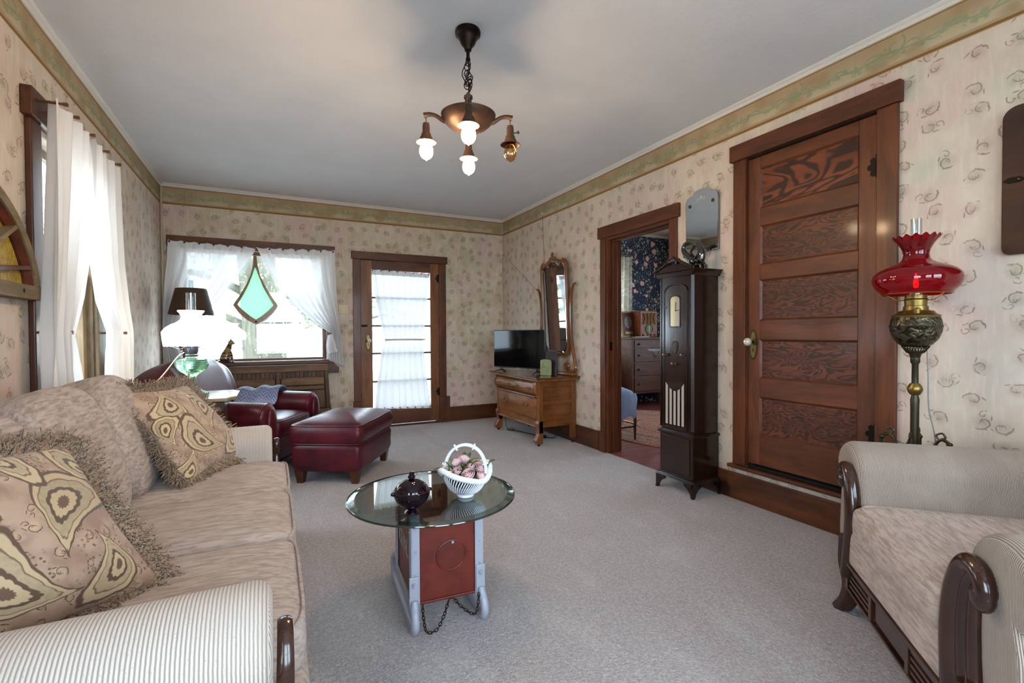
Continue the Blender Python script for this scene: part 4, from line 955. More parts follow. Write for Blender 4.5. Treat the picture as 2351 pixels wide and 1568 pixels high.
for i, (p, r, lab, m, tl) in enumerate((((-.005, -.052, .098), .028, L0+'largest at the front of the porcelain basket', M_ROSE, (.6, -.1)), ((.042, -.056, .084), .024, L0+'lowest at the front right of the basket', M_ROSE, (.8, .2)), ((.062, -.015, .108), .027, L0+'by the right foot of the basket handle', M_ROSE, (.5, .4)), ((-.040, -.015, .108), .022, 'mauve pink rose inside the left of the basket', M_ROSE, (.5, -.4)), ((-.030, .030, .130), .024, L0+'bud left of the two topmost in the basket', M_ROSE, (.3, -.3)), ((.006, .035, .140), .025, L0+'bud highest under the arch of the handle', M_ROSE, (.2, .0)), ((.025, .0, .116), .018, L0+'smallest bud in the middle of the basket', M_ROSE, (.3, .1)), ((.060, .028, .118), .022, 'cream white blossom at the back right of basket', M_ROSE2, (.2, .4)), ((-.088, .012, .118), .014, 'small pale bud poking out left of the handle', M_ROSE2, (.2, -.9)))):
    rose('rose', lab, p, r, m, 20+i, tl)
def leafpiece(name, p, d, l, w_, mat, parent):
    d = Vector(d).normalized(); sd = d.cross(Vector((0, 0, 1))).normalized(); up_ = sd.cross(d)
    g = G(); g.grid(9, 5, lambda s, q: Vector(p)+d*l*s+sd*(q-.5)*w_*math.sin(PI*min(1, s*.97+.03))**.8+up_*(.15*l*math.sin(PI*s)+abs(q-.5)*w_*.4)); return put(name, g, mat, parent, solid=.0006)
sp = thing('rose_foliage', 'green rose leaves spilling among the roses in the porcelain basket', 'leaves', (.722, 1.885, GZ1))
g = G(); g.lathe([(.001, .105), (.05, .098), (.080, .080), (.05, .045), (.001, .03)], 24); put('moss', g, plain('dark_moss', '2c3322', .9), sp)
for i, (p, d, l, w_, m) in enumerate((((-.08, 0, .115), (-1, .3, .15), .055, .018, M_LEAF), ((-.075, 0, .115), (-.25, .2, .9), .04, .016, M_LEAF), ((-.075, -.01, .105), (-.8, -.4, -.1), .04, .018, M_LEAF), ((-.02, .0, .125), (.3, -.6, .3), .04, .026, M_LEAFO), ((-.05, .02, .125), (-.2, .4, .7), .04, .02, M_LEAFO), ((.02, .03, .13), (.6, .5, .8), .05, .022, M_LEAF), ((.03, .02, .13), (.8, 0, .3), .04, .02, M_LEAFO), ((.02, -.01, .12), (.5, -.3, .5), .04, .018, M_LEAF), ((.092, -.02, .115), (.7, -.4, .7), .045, .028, M_LEAF), ((-.03, -.03, .115), (-.6, -.5, .2), .035, .018, M_LEAF), ((.01, .04, .14), (.4, .9, .8), .04, .02, M_LEAF))):
    leafpiece('leaf', p, d, l, w_, m, sp)
rnd = random.Random(9)
for i in range(26):
    an = rnd.uniform(0, 6.28); rr_ = rnd.uniform(.01, .07); leafpiece('leaf', (math.cos(an)*rr_, math.sin(an)*rr_, .095+rnd.uniform(0, .015)), (rnd.uniform(-1, 1), rnd.uniform(-1, 1), rnd.uniform(.1, .9)), rnd.uniform(.025, .042), rnd.uniform(.014, .022), rnd.choice((M_LEAF, M_LEAF, M_LEAFO)), sp)
for (x_, y_, z_) in ((-.030, .030, .120), (.006, .035, .128), (.060, .028, .108), (.025, 0, .106), (-.088, .012, .108), (-.04, -.015, .098)): put('stem', G().tube([(x_*.7, y_*.7, .09), (x_, y_, z_)], .0018, 6), M_LEAF, sp)

# ---------------------------------------------------------------- ceiling lamp
M_COPPER = plain('antique_copper', '5c4436', .5, .75, .2, 40, .1); M_CANOPY = plain('dark_bronze_canopy', '2a1f19', .4, .8, .2)
a = N('lit_bulb'); M_BULB = a.done(a.n('Emission', {0: S('ffdcae'), 1: BULB_STRENGTH}).outputs[0])
a = N('clear_bulb'); M_CBULB = a.done(a.n('MixShader', {0: a.fres(.10), 1: a.n('BsdfTransparent', {0: S('e8c9a0')}).outputs[0], 2: a.n('BsdfGlossy', {0: (1, .9, .75, 1), 1: .05}).outputs[0]}).outputs[0])
CX, CY = .917, 2.317
cl = thing('ceiling_lamp', 'antique copper pan lamp with four bare bulb sockets hanging from the ceiling', 'ceiling lamp', (CX, CY, 0))
put('canopy', G().lathe([(.062, 2.70), (.066, 2.690), (.064, 2.676), (.052, 2.668), (.046, 2.655), (.034, 2.628), (.020, 2.612), (.017, 2.598), (.001, 2.597)], 40), M_CANOPY, cl)
put('stem', G().tube([(0, 0, 2.60), (0, 0, 2.558)], .009, 12), M_CANOPY, cl)
g = G(); g.tube([(0, 0, 2.56), (0, 0, 2.548)], .012, 12); g.torus((0, 0, 2.533), .013, .0028, (0, 1, 0), 20, 8, sy=1.1)
rnd = random.Random(4)
for k in range(5): g.torus((rnd.uniform(-.012, .010), rnd.uniform(-.01, .01), 2.51-k*.022), .015, .0026, (rnd.uniform(-1, 1), rnd.uniform(-1, 1), rnd.uniform(-.3, .3)), 18, 6, sy=1.25)
put('chain', g, M_CANOPY, cl)
g = G(); base_ = [(0, 0, 2.545), (-.02, .01, 2.51), (-.033, 0, 2.47), (-.025, -.01, 2.44), (.0, .012, 2.43), (.02, 0, 2.45), (.018, -.01, 2.47), (-.005, .01, 2.46), (-.018, 0, 2.43), (-.008, 0, 2.415), (.016, .008, 2.43), (.012, 0, 2.405), (.0, 0, 2.38), (0, 0, 2.36)]
g.tube(spline(base_, 120), .0026, 6)
g.tube(spline([(0, 0, 2.55), (.006, .004, 2.50), (-.006, 0, 2.46), (.004, 0, 2.42), (0, 0, 2.36)], 40), .0035, 6)
g.tube(spline([(.003, 0, 2.46), (.022, .006, 2.45), (.020, 0, 2.42), (.005, 0, 2.385)], 30), .0022, 6); put('cable', g, M_CANOPY, cl)
put('hub', G().lathe([(.014, 2.372), (.022, 2.368), (.023, 2.355), (.015, 2.348), (.018, 2.34), (.016, 2.30), (.03, 2.27)], 24), M_COPPER, cl)
put('bowl_pan', G().lathe([(.001, 2.282), (.10, 2.280), (.130, 2.276), (.140, 2.270), (.138, 2.262), (.122, 2.235), (.098, 2.212), (.070, 2.200), (.066, 2.194), (.045, 2.182), (.02, 2.174), (.001, 2.170)], 64), M_COPPER, cl)
put('back_switch_cup', G().lathe([(.001, 2.34), (.026, 2.338), (.030, 2.33), (.022, 2.31), (.01, 2.30), (.001, 2.30)], 24, (.012, .03, .0)), M_CANOPY, cl)
dirs = [Vector((-.368, -.93, 0)), Vector((.368, .93, 0)), Vector((-.93, .368, 0)), Vector((.93, -.368, 0))]
for k, dv in enumerate(dirs):
    R_ = .215
    pts = spline([dv*.118+Vector((0, 0, 2.235)), dv*.14+Vector((0, 0, 2.246)), dv*.165+Vector((0, 0, 2.262)), dv*.195+Vector((0, 0, 2.268)), dv*(R_+.012)+Vector((0, 0, 2.262))], 16)
    ar = put('arm', G().tube(pts, lambda t: .014-.004*math.sin(t*PI), 10, flat=.75), M_COPPER, cl)
    c_ = dv*R_
    g = G(); g.tube([c_+Vector((0, 0, 2.258)), c_+Vector((0, 0, 2.244))], .003, 6); g.torus(c_+Vector((0, 0, 2.236)), .0075, .0018, dv, 14, 6); put('hook', g, M_COPPER, ar)
    so_ = put('socket', G().shell([(.006, 2.226), (.016, 2.220), (.0185, 2.205), (.0185, 2.176), (.024, 2.168), (.026, 2.156), (.031, 2.150), (.032, 2.140), (.050, 2.128), (.052, 2.124)], 32, c_), M_COPPER, cl)
    put('socket_cap', G().lathe([(.001, 2.228), (.016, 2.222), (.016, 2.190), (.014, 2.150), (.001, 2.150)], 16, c_), M_COPPER, so_)
    lit = k != 3
    g = G(); g.lathe([(p_.x, p_.y) for p_ in spline([(.012, 2.155, 0), (.0145, 2.132, 0), (.027, 2.110, 0), (.034, 2.086, 0), (.031, 2.062, 0), (.019, 2.046, 0), (.005, 2.039, 0), (.0015, 2.033, 0)], 26)], 36, c_)
    b_ = put('bulb', g, M_BULB if lit else M_CBULB, cl)
    if not lit:
        b_['label'] = 'unlit clear bulb'
        put('filament', G().tube(spline([c_+Vector(p) for p in ((0, 0, 2.15), (.004, 0, 2.10), (-.004, 0, 2.075), (.004, 0, 2.075), (-.004, 0, 2.10), (0, 0, 2.15))], 20), .0008, 5), M_BRASS, b_)
        g = G(); g.tube([c_+Vector((.016, -.01, 2.185)), c_+Vector((.036, -.012, 2.19))], .003, 6); g.ball(c_+Vector((.040, -.012, 2.192)), .008, .003, .009, 8, 6); put('turn_key', g, M_COPPER, so_)
for dv, s_ in ((dirs[0], 1),):
    put('cord', G().tube(spline([Vector((-.004, -.01, 2.345)), dv*.05+Vector((0, 0, 2.30)), dv*.12+Vector((0, 0, 2.285)), dv*.19+Vector((0, 0, 2.262)), dv*.205+Vector((0, 0, 2.225))], 30), .0022, 6), M_CANOPY, cl)

# ---------------------------------------------------------------- table lamp and its table
M_OAKT = wood('grey_worn_table_wood', 'a58d72', '5c4632', 0, 1.0, .3, .3)
M_WALN = wood('dark_walnut', '50301c', '2a170c', 2, 1.2, .3, .4)
stb = thing('side_table', 'worn dark wooden side table with notched top between sofa and club chair', 'side table', (-.52, 3.98, 0))
pts = []
hw, hd_ = .30, .27
pts = [(-hw, -hd_), (hw-.05, -hd_), (hw-.03, -hd_+.02), (hw-.055, -hd_+.035), (hw-.01, -hd_+.05), (hw-.04, -hd_+.07), (hw, -hd_+.09), (hw, hd_-.09), (hw-.04, hd_-.07), (hw-.01, hd_-.05), (hw-.055, hd_-.035), (hw-.03, hd_-.02), (hw-.05, hd_), (-hw, hd_)]
tt = put('table_top', G().prism(pts, 'xy', .705, .728), M_OAKT, stb, smooth=False, bevel=.003)
put('apron', G().box(-hw+.05, hw-.07, -hd_+.04, hd_-.04, .64, .704), M_WALN, stb, smooth=False, bevel=.006)
for x in (-hw+.07, hw-.10):
    for y in (-hd_+.06, hd_-.06): put('leg', G().lathe([(.022, 0), (.014, .05), (.022, .12), (.018, .2), (.026, .35), (.018, .5), (.026, .60), (.026, .64)], 16, (x, y, 0)), M_WALN, stb)
put('shelf', G().box(-hw+.07, hw-.10, -hd_+.06, hd_-.06, .18, .20), M_WALN, stb, smooth=False)
a = N('opal_glass_lit'); M_OPAL = a.done(a.bsdf(S('fbfaf5'), .12, 0, None, .6, emis=S('fffaf0'), es=SHADE_STRENGTH))
a = N('green_pressed_glass'); o = a.obj(); X = a.sep(o); M_GREEN = a.done(a.bsdf(S('9be8b8'), .05, 0, a.bump(a.m_('PINGPONG', a.m_('MULTIPLY', a.n('VectorMath', {0: a.scl(o, 1, 1, 1.6)}, operation='LENGTH').outputs[1], 90), .5), .5, .003), .8, trans=.9, ior=1.25, coat=.6))
a = N('lamp_chimney_glass'); M_CHIM = a.done(a.n('MixShader', {0: a.fres(.08), 1: a.n('BsdfTransparent', {0: S('f1f5f6')}).outputs[0], 2: a.n('BsdfGlossy', {0: (1, 1, 1, 1), 1: .03}).outputs[0]}).outputs[0])
M_STEEL = plain('burner_metal', '5a5f66', .3, .9, .1)
tl = thing('table_lamp', 'green pressed glass table lamp with lit white shade on the side table', 'table lamp', (-.50, 3.98, .729))
put('glass_base', G().lathe([(.095, 0), (.100, .006), (.098, .016), (.070, .030), (.036, .045), (.027, .060), (.023, .10), (.027, .135), (.042, .150), (.060, .160), (.085, .180), (.098, .205), (.101, .230), (.096, .250), (.075, .258), (.045, .262), (.036, .272), (.001, .272)], 48, wav=lambda k, t, r, z: (r*(1+(.05*math.cos(10*t) if 3 <= k <= 7 else .012*math.cos(24*t))), z)), M_GREEN, tl)
bn = put('burner', G().lathe([(.038, .272), (.040, .282), (.034, .288), (.038, .300), (.042, .320), (.042, .335), (.052, .338), (.052, .342), (.040, .345), (.040, .362), (.001, .362)], 32), M_STEEL, tl)
g = G()
for k in range(3):
    an = k*2.094+.5; d_ = Vector((math.cos(an), math.sin(an), 0)); g.tube(spline([d_*.045+Vector((0, 0, .335)), d_*.09+Vector((0, 0, .322)), d_*.14+Vector((0, 0, .338)), d_*.158+Vector((0, 0, .352))], 14), .0025, 6)
g.torus((0, 0, .352), .158, .003, seg=60); g.lathe([(.004, 0), (.010, .002), (.010, .010), (.002, .012)], 12, (-.055, -.02, .30)); put('shade_ring', g, M_STEEL, bn)
scw = lambda k, t, r, z: (r*(1+(.012*math.cos(24*t) if k < 2 else 0)), z+(.003*math.cos(24*t) if k == 0 else 0))
put('glass_shade', G().shell([(.160, .345), (.163, .360), (.168, .395), (.170, .430), (.172, .438), (.168, .446), (.150, .470), (.120, .492), (.085, .508), (.064, .525), (.058, .545), (.066, .568), (.080, .585), (.078, .590)], 64, wav=scw), M_OPAL, tl)
put('chimney', G().shell([(.030, .362), (.036, .40), (.034, .46), (.030, .52), (.029, .712)], 24, th=.0015), M_CHIM, tl)
put('cord', G().tube(spline([(-.04, -.03, .30), (-.07, -.10, .27), (-.13, -.30, .15), (-.20, -.52, .06), (-.22, -.62, -.10)], 40), .0035, 8), plain('ivory_cord', 'cfc8a8', .5), tl)

# ---------------------------------------------------------------- dark shaded lamp in the corner behind the club chair
M_SHD = plain('brown_paper_shade', '45301f', .8, var=.12, scale=12, bump=.2)
dl_ = thing('floor_lamp', 'dark brown conical shade lamp standing in the window corner behind the club chair', 'floor lamp', (-.69, 5.52, 0))
put('lamp_shade', G().shell([(.185, 1.345), (.188, 1.350), (.128, 1.592), (.124, 1.595)], 48, th=.004), M_SHD, dl_)
put('chimney', G().shell([(.026, 1.30), (.028, 1.45), (.027, 1.675)], 20, th=.0015), M_CHIM, dl_)
put('pole', G().lathe([(.012, .03), (.012, .7), (.018, .72), (.012, .74), (.012, 1.15), (.05, 1.18), (.055, 1.23), (.03, 1.27), (.025, 1.31), (.001, 1.31)], 24), M_PEWTER, dl_)
put('foot_plate', G().lathe([(.13, 0), (.13, .012), (.05, .03), (.015, .05), (.001, .05)], 40), M_PEWTER, dl_)
put('shade_spider', G().tube([(-.126, 0, 1.58), (.126, 0, 1.58)], .0025, 6), M_PEWTER, dl_)

# ---------------------------------------------------------------- ruby shaded floor lamp
a = N('ruby_glass'); fr_ = a.fres(.04); lw = a.n('LayerWeight', {'Blend': .35}).outputs['Facing']
rubc = a.mix(lw, S('d4122e'), S('86081a'))
M_RUBY = a.done(a.n('MixShader', {0: fr_, 1: a.n('MixShader', {0: .30, 1: a.n('BsdfTransparent', {0: rubc}).outputs[0], 2: a.n('MixShader', {0: .5, 1: a.n('BsdfDiffuse', {0: S('9c0a22')}).outputs[0], 2: a.n('BsdfTranslucent', {0: S('d8102e')}).outputs[0]}).outputs[0]}).outputs[0], 2: a.n('BsdfGlossy', {0: (1, 1, 1, 1), 1: .03}).outputs[0]}).outputs[0])
rl = thing('floor_lamp', 'tall brass floor lamp with ruffled ruby red glass shade beside the closet door', 'floor lamp', (2.60, 1.12, 0))
put('pole', G().lathe([(.016, .10), (.016, .80), (.017, .84), (.013, .86), (.013, .872), (.024, .878), (.027, .888), (.024, .90), (.013, .905), (.0125, 1.00), (.018, 1.01), (.018, 1.03), (.001, 1.032)], 24), M_PEWTER, rl)
put('pole_collar', G().lathe([(.018, .862), (.026, .876), (.029, .888), (.026, .900), (.018, .914)], 24), M_BRASS, rl)
g = G()
for k in range(24):
    t0, t1 = 2*PI*k/24, 2*PI*(k+.5)/24; g.tube([(math.cos(t_)*.05*(1-.4*q), math.sin(t_)*.05*(1-.4*q), 1.082-.03*q) for t_, q in ((t0, 0), (t1, .5), (t0, 1))], .0022, 5)
g.lathe([(.018, 1.03), (.022, 1.045), (.034, 1.058), (.001, 1.06)], 24); put('pierced_gallery', g, M_PEWTER, rl)
a = N('embossed_bronze'); o = a.obj(); vo_ = a.n('TexVoronoi', {'Vector': o, 'Scale': 30.0}, feature='DISTANCE_TO_EDGE').outputs['Distance']; nz = a.noise(o, 42, 2, .5, 1.0)[0]
hgt = a.m_('ADD', a.sm(vo_, 0, .25), a.sm(nz, .4, .6)); M_EMB = a.done(a.bsdf(a.mix(a.sm(nz, .35, .6), S('2f2b23'), S('5c5544')), .38, .85, a.bump(hgt, .45, .004), .5))
fn_ = put('oil_font', G().lathe([(.040, 1.078), (.060, 1.090), (.082, 1.118), (.092, 1.150), (.094, 1.168), (.097, 1.172), (.094, 1.176), (.091, 1.196), (.084, 1.216), (.001, 1.218)], 48), M_EMB, rl)
g = G(); g.lathe([(.086, 1.212), (.088, 1.220), (.070, 1.230), (.064, 1.240), (.046, 1.244), (.044, 1.262), (.040, 1.264), (.042, 1.290), (.044, 1.292), (.040, 1.296), (.040, 1.312), (.001, 1.312)], 40); g.lathe([(.012, 1.228), (.014, 1.248), (.001, 1.254)], 12, (-.058, -.03, 0)); put('burner', g, M_BRASS, rl)
g = G()
for k in range(3):
    an = k*2.094+.3; d_ = Vector((math.cos(an), math.sin(an), 0)); g.tube(spline([d_*.042+Vector((0, 0, 1.290)), d_*.07+Vector((0, 0, 1.288)), d_*.10+Vector((0, 0, 1.305)), d_*.122+Vector((0, 0, 1.318))], 14), .0022, 6)
g.torus((0, 0, 1.317), .125, .0025, seg=50); put('shade_ring', g, M_BRASS, rl)
ruf = lambda k, t, r, z: ((r*(1+.03*math.cos(16*t)), z+.006*math.cos(16*t)) if k >= 15 else (r, z))
prs = [(.124, 1.314), (.128, 1.322), (.134, 1.330), (.150, 1.345), (.160, 1.368), (.162, 1.386), (.157, 1.404), (.142, 1.422), (.116, 1.438), (.085, 1.450), (.060, 1.462), (.050, 1.475), (.046, 1.495), (.050, 1.515), (.062, 1.540), (.076, 1.562), (.086, 1.574)]
put('ruby_shade', G().shell(prs, 96, wav=ruf, th=.003), M_RUBY, rl)
put('chimney', G().shell([(.026, 1.312), (.030, 1.35), (.026, 1.42), (.021, 1.50), (.0205, 1.655)], 24, th=.0015), M_CHIM, rl)
a = N('ruby_lamp_flame_bulb'); M_FLAME = a.done(a.n('Emission', {0: S('ff8a60'), 1: 60.0}).outputs[0])
put('flame_bulb', G().lathe([(.006, 1.345), (.010, 1.36), (.008, 1.375), (.003, 1.40), (.001, 1.41)], 14), M_FLAME, rl)
put('candle_tube', G().lathe([(.009, 1.31), (.009, 1.345), (.001, 1.346)], 14), plain('pale_tube', 'c9b8a0', .5), rl)
for k in range(4):
    an = k*PI/2+.25; d_ = Vector((math.cos(an), math.sin(an), 0)); up_ = Vector((0, 0, 1))
    lg = put('leg', G().tube(spline([d_*.016+up_*.52, d_*.05+up_*.60, d_*.085+up_*.668, d_*.115+up_*.660, d_*.122+up_*.63, d_*.115+up_*.50, d_*.10+up_*.30, d_*.13+up_*.12, d_*.19+up_*.03, d_*.215+up_*.008], 50), lambda t: .007 if t > .3 else .005+.007*t, 8), M_PEWTER, rl)
    g = G(); g.tube(spline([d_*.085+up_*.668, d_*.075+up_*.690, d_*.095+up_*.700, d_*.105+up_*.682, d_*.092+up_*.676], 20), .0045, 6); g.ball(d_*.118+up_*.655, .012, .012, .010, 10, 8); put('leg_scroll', g, M_PEWTER, lg)
put('cord', G().tube(spline([(.03, -.03, 1.09), (.045, -.03, .95), (.042, -.035, .80), (.06, -.05, .68), (.07, -.06, .5), (.08, -.05, .2), (.10, -.02, .01)], 50), .003, 6), plain('grey_cord', '8f8d8c', .5), rl)

# ---------------------------------------------------------------- dresser with swing mirror
M_OAK = wood('golden_oak', '9a5f2c', '5e3414', 1, 1.2, .3, .4); M_OAKV = wood('golden_oak_upright', '925829', '5a3213', 2, 1.2, .3, .4); M_OAKX = wood('golden_oak_side', '8a4f24', '54300f', 0, 1.2, .3, .4, )
M_OAKTOP = wood('oak_top_polished', '6f4422', '402410', 1, 1.0, .18, .6)
dr = thing('dresser', 'golden oak dresser with bowed top drawers and tall swing mirror', 'dresser', (2.60, 4.70, 0))
x0, x1, y0, y1 = 2.40, 2.845, 4.19, 5.20
g = G(); g.box(x0+.03, x1, y0+.034, y1-.034, .19, .665); bd = put('carcass', g, M_OAKV, dr, world=True, smooth=False)
tp = G(); tp.box(2.335, 2.872, 4.125, 5.27, .684, .702); put('top', tp, M_OAKTOP, dr, world=True, smooth=False, bevel=.007, bseg=3)
tp = G(); tp.box(2.350, 2.865, 4.14, 5.255, .664, .684); put('top_moulding', tp, M_OAK, dr, world=True, smooth=False, bevel=.005)
for yy, s in ((y0, 1), (y1, -1)):
    ya, yb = sorted((yy, yy+s*.05))
    # side frame and panels
    side = G(); side.box(x0, x0+.05, ya, yb, .13, .665); sf = put('corner_post', side, M_OAKV, dr, world=True, smooth=False, bevel=.004)
    side = G(); side.box(x1-.05, x1, ya, yb, .05, .665); put('corner_post', side, M_OAKV, dr, world=True, smooth=False, bevel=.004)
    yc, yd = sorted((yy+s*.004, yy+s*.034))
    for z0, z1 in ((.19, .30), (.41, .455), (.60, .665)): put('side_rail', G().box(x0+.05, x1-.05, yc, yd, z0, z1), M_OAKX, bd, world=True, smooth=False, bevel=.003)
    for z0, z1 in ((.30, .41), (.455, .60)): put('side_panel', G().box(x0+.05, x1-.05, *sorted((yy+s*.024, yy+s*.034)), z0, z1), M_OAKX, bd, world=True, smooth=False)
    # scrolled bracket and front foot
    g = G(); g.prism([(x0, .66), (x0-.035, .655), (x0-.048, .625), (x0-.045, .58), (x0-.030, .535), (x0-.010, .510), (x0-.014, .50), (x0, .495)], 'xz', ya, yb); put('scroll_bracket', g, M_OAKV, dr, world=True, smooth=False, bevel=.004)
    g = G(); g.prism([(x0+.05, .26), (x0-.005, .26), (x0-.022, .235), (x0-.020, .20), (x0-.005, .165), (x0-.004, .13), (x0-.025, .09), (x0-.040, .065), (x0-.040, .04), (x0-.02, .022), (x0+.045, .022), (x0+.052, .10)], 'xz', ya, yb); put('foot', g, M_OAKV, dr, world=True, smooth=False, bevel=.005)
    for xx in (x0+.01, x1-.025): put('caster', G().ball((xx, (ya+yb)/2, .012), .016, .010, .012, 12, 8), M_DARKGAP, dr, world=True)
g = G()
def bow(y, z): return x0-.004-.034*math.sin(PI*(z-.515)/(.655-.515))**.8
for ya, yb in ((y0+.055, 4.692), (4.70, y1-.055)):
    g = G(); g.grid(2, 14, lambda s, q, ya=ya, yb=yb: (bow(0, .515+.140*q), lerp(ya, yb, s), .515+.140*q)); g.box(x0-.002, x0+.03, ya, yb, .515, .655)
    dw = put('drawer', g, M_OAK, dr, world=True, smooth=True)
    for fy in (.2, .78):
        yy = lerp(ya, yb, fy); g = G()
        g.tube(spline([(x0-.040, yy-.028, .588), (x0-.058, yy-.02, .580), (x0-.060, yy, .576), (x0-.058, yy+.02, .580), (x0-.040, yy+.028, .588)], 16), .004, 6)
        g.prism([(yy-.036, .588), (yy-.02, .600), (yy, .594), (yy+.02, .600), (yy+.036, .588), (yy+.02, .578), (yy, .584), (yy-.02, .578)], 'yz', x0-.042, x0-.036); put('pull', g, M_BRASS, dw, world=True)
    g = G(); g.ball((x0-.036, lerp(ya, yb, .5), .632), .003, .008, .010, 10, 6); put('keyhole_plate', g, M_BRASS, dw, world=True)
put('drawer_divider', G().box(x0-.03, x0+.02, y0+.05, y1-.05, .492, .512), M_OAK, dr, world=True, smooth=False, bevel=.005)
g = G(); g.box(x0-.006, x0+.03, y0+.055, y1-.055, .275, .485); dw = put('drawer', g, M_OAK, dr, world=True, smooth=False, bevel=.004)
for yy in (4.46, 4.93):
    g = G(); g.tube(spline([(x0-.006, yy-.04, .400), (x0-.028, yy-.03, .388), (x0-.032, yy, .384), (x0-.028, yy+.03, .388), (x0-.006, yy+.04, .400)], 16), .0055, 6)
    for k in (-1, 1): g.ball((x0-.010, yy+k*.042, .402), .006, .016, .014, 10, 6)
    g.ball((x0-.010, yy, .396), .004, .03, .008, 12, 6); put('pull', g, M_BRASS, dw, world=True)
g = G(); g.ball((x0-.008, 4.695, .455), .003, .008, .010, 10, 6); put('keyhole_plate', g, M_BRASS, dw, world=True)
put('lower_rail', G().box(x0+.005, x0+.03, y0+.055, y1-.055, .205, .270), M_OAK, dr, world=True, smooth=False)
put('bottom_bead', G().tube([(x0-.002, y0+.05, .195), (x0-.002, y1-.05, .195)], .013, 10), M_OAK, dr, world=True)
# mirror: frame outline in local (y, z), tilted a little
a = N('silver_mirror'); M_MIRR = a.done(a.bsdf(S('d5dcdf'), .02, 1.0))
a = N('mirror_bevel'); M_MBEV = a.done(a.bsdf(S('dfe8ea'), .06, 1.0))
def mout(k=0.0):   # outline with a shaped top
    P = []; hw_, zb_, zt_ = .272-k, .90+k, 1.965-k
    P += [(-hw_+.09*0, zb_+.10)]
    for t in range(0, 7): an = math.radians(180+t*15); P.append((-hw_+.10*(1-0)+.10*math.cos(an), zb_+.10+.10*math.sin(an)))
    for t in range(0, 7): an = math.radians(270+t*15); P.append((hw_-.10+.10*math.cos(an), zb_+.10+.10*math.sin(an)))
    P += [(hw_, 1.3), (hw_, zt_-.10)]
    for t in range(0, 6): an = math.radians(t*16); P.append((hw_-.075+.075*math.cos(an), zt_-.09+.075*math.sin(an)))
    P += [(hw_-.12, zt_-.035), (hw_-.145, zt_-.020), (.05, zt_+.008), (0, zt_+.016), (-.05, zt_+.008), (-hw_+.145, zt_-.020), (-hw_+.12, zt_-.035)]
    for t in range(5, -1, -1): an = math.radians(180-t*16); P.append((-hw_+.075+.075*math.cos(an), zt_-.09+.075*math.sin(an)))
    P += [(-hw_, 1.3)]
    return P
MY, MX = 4.525, 2.80
tilt = Matrix.Translation((MX-2.60, MY-4.70, 1.4)) @ Matrix.Rotation(math.radians(-2), 4, 'Y') @ Matrix.Translation((0, 0, -1.4))
OUT, INN, IN2 = mout(0), mout(.034), mout(.052)
g = G(); g.frame(OUT, INN, 'yz', -.016, .012); g.b.transform(tilt); mf = put('mirror_frame', g, M_OAKV, dr, smooth=False, bevel=.006)
g = G(); g.prism(INN, 'yz', .0, .004); g.b.transform(tilt); put('mirror_glass', g, M_MIRR, mf, smooth=False)
g = G(); A = [g.v(-.0005, *p) for p in INN]; B = [g.v(-.0045, *p) for p in IN2]; g.bridge(A, B); g.b.transform(tilt); put('bevelled_edge', g, M_MBEV, mf, smooth=False)
g = G(); g.ball((-.012, 0, 1.995), .014, .024, .044, 14, 10); g.ball((-.012, -.04, 1.972), .012, .034, .015, 12, 8); g.ball((-.012, .04, 1.972), .012, .034, .015, 12, 8); g.b.transform(tilt); put('carved_crest', g, M_OAKV, mf)
for s in (-1, 1):
    g = G(); pts = [(MX, MY+s*.24, .735), (MX, MY+s*.33, .745), (MX, MY+s*.395, .770), (MX, MY+s*.385, .85), (MX, MY+s*.340, 1.02), (MX, MY+s*.305, 1.2), (MX, MY+s*.297, 1.42), (MX, MY+s*.320, 1.56), (MX, MY+s*.360, 1.645), (MX, MY+s*.395, 1.660)]
    g.tube(spline(pts, 60), lambda t: .022-.010*t, 8, flat=1.0); hp = put('harp_arm', g, M_OAKV, dr, world=True)
    g = G(); g.torus((MX, MY+s*.235, .80), .030, .016, (1, 0, 0), 18, 8); g.ball((MX, MY+s*.235, .80), .014, .018, .018, 10, 8); put('harp_scroll', g, M_OAKV, hp, world=True)
    g = G(); g.tube([(MX, MY+s*.265, 1.40), (MX, MY+s*.30, 1.40)], .006, 8); put('pivot', g, M_BRASS, hp, world=True)
put('mirror_base', G().box(MX-.035, MX+.03, MY-.38, MY+.38, .703, .735), M_OAK, dr, world=True, smooth=False, bevel=.008)

# television
a = N('tv_screen'); M_SCR = a.done(a.bsdf(S('060708'), .06, 0, None, .3)); M_BLKP = plain('black_plastic', '101113', .35)
tv = thing('television', 'flat black television standing on the oak dresser', 'television', (2.485, 4.80, .702), math.atan2(-.70, .28))
g = G(); g.box(-.375, .375, -.008, .018, .052, .485); tb = put('housing', g, M_BLKP, tv, smooth=False, bevel=.003)
put('screen', G().box(-.366, .366, -.0095, -.007, .066, .476), M_SCR, tb, smooth=False)
put('bezel_badge', G().box(-.02, .02, -.0098, -.0085, .055, .060), plain('grey_badge', '6a6c70', .4), tb, smooth=False)
g = G(); g.box(-.2, .2, .018, .05, .09, .34); put('rear_housing', g, M_BLKP, tb, smooth=False, bevel=.01)
for s in (-1, 1):
    g = G(); g.tube([(s*.27, .005, .06), (s*.27, .005, .030), (s*.29, -.105, .005)], [.010, .009, .006], 8, flat=.6); g.tube([(s*.27, .005, .030), (s*.28, .09, .005)], [.009, .006], 8); put('foot', g, M_BLKP, tv)
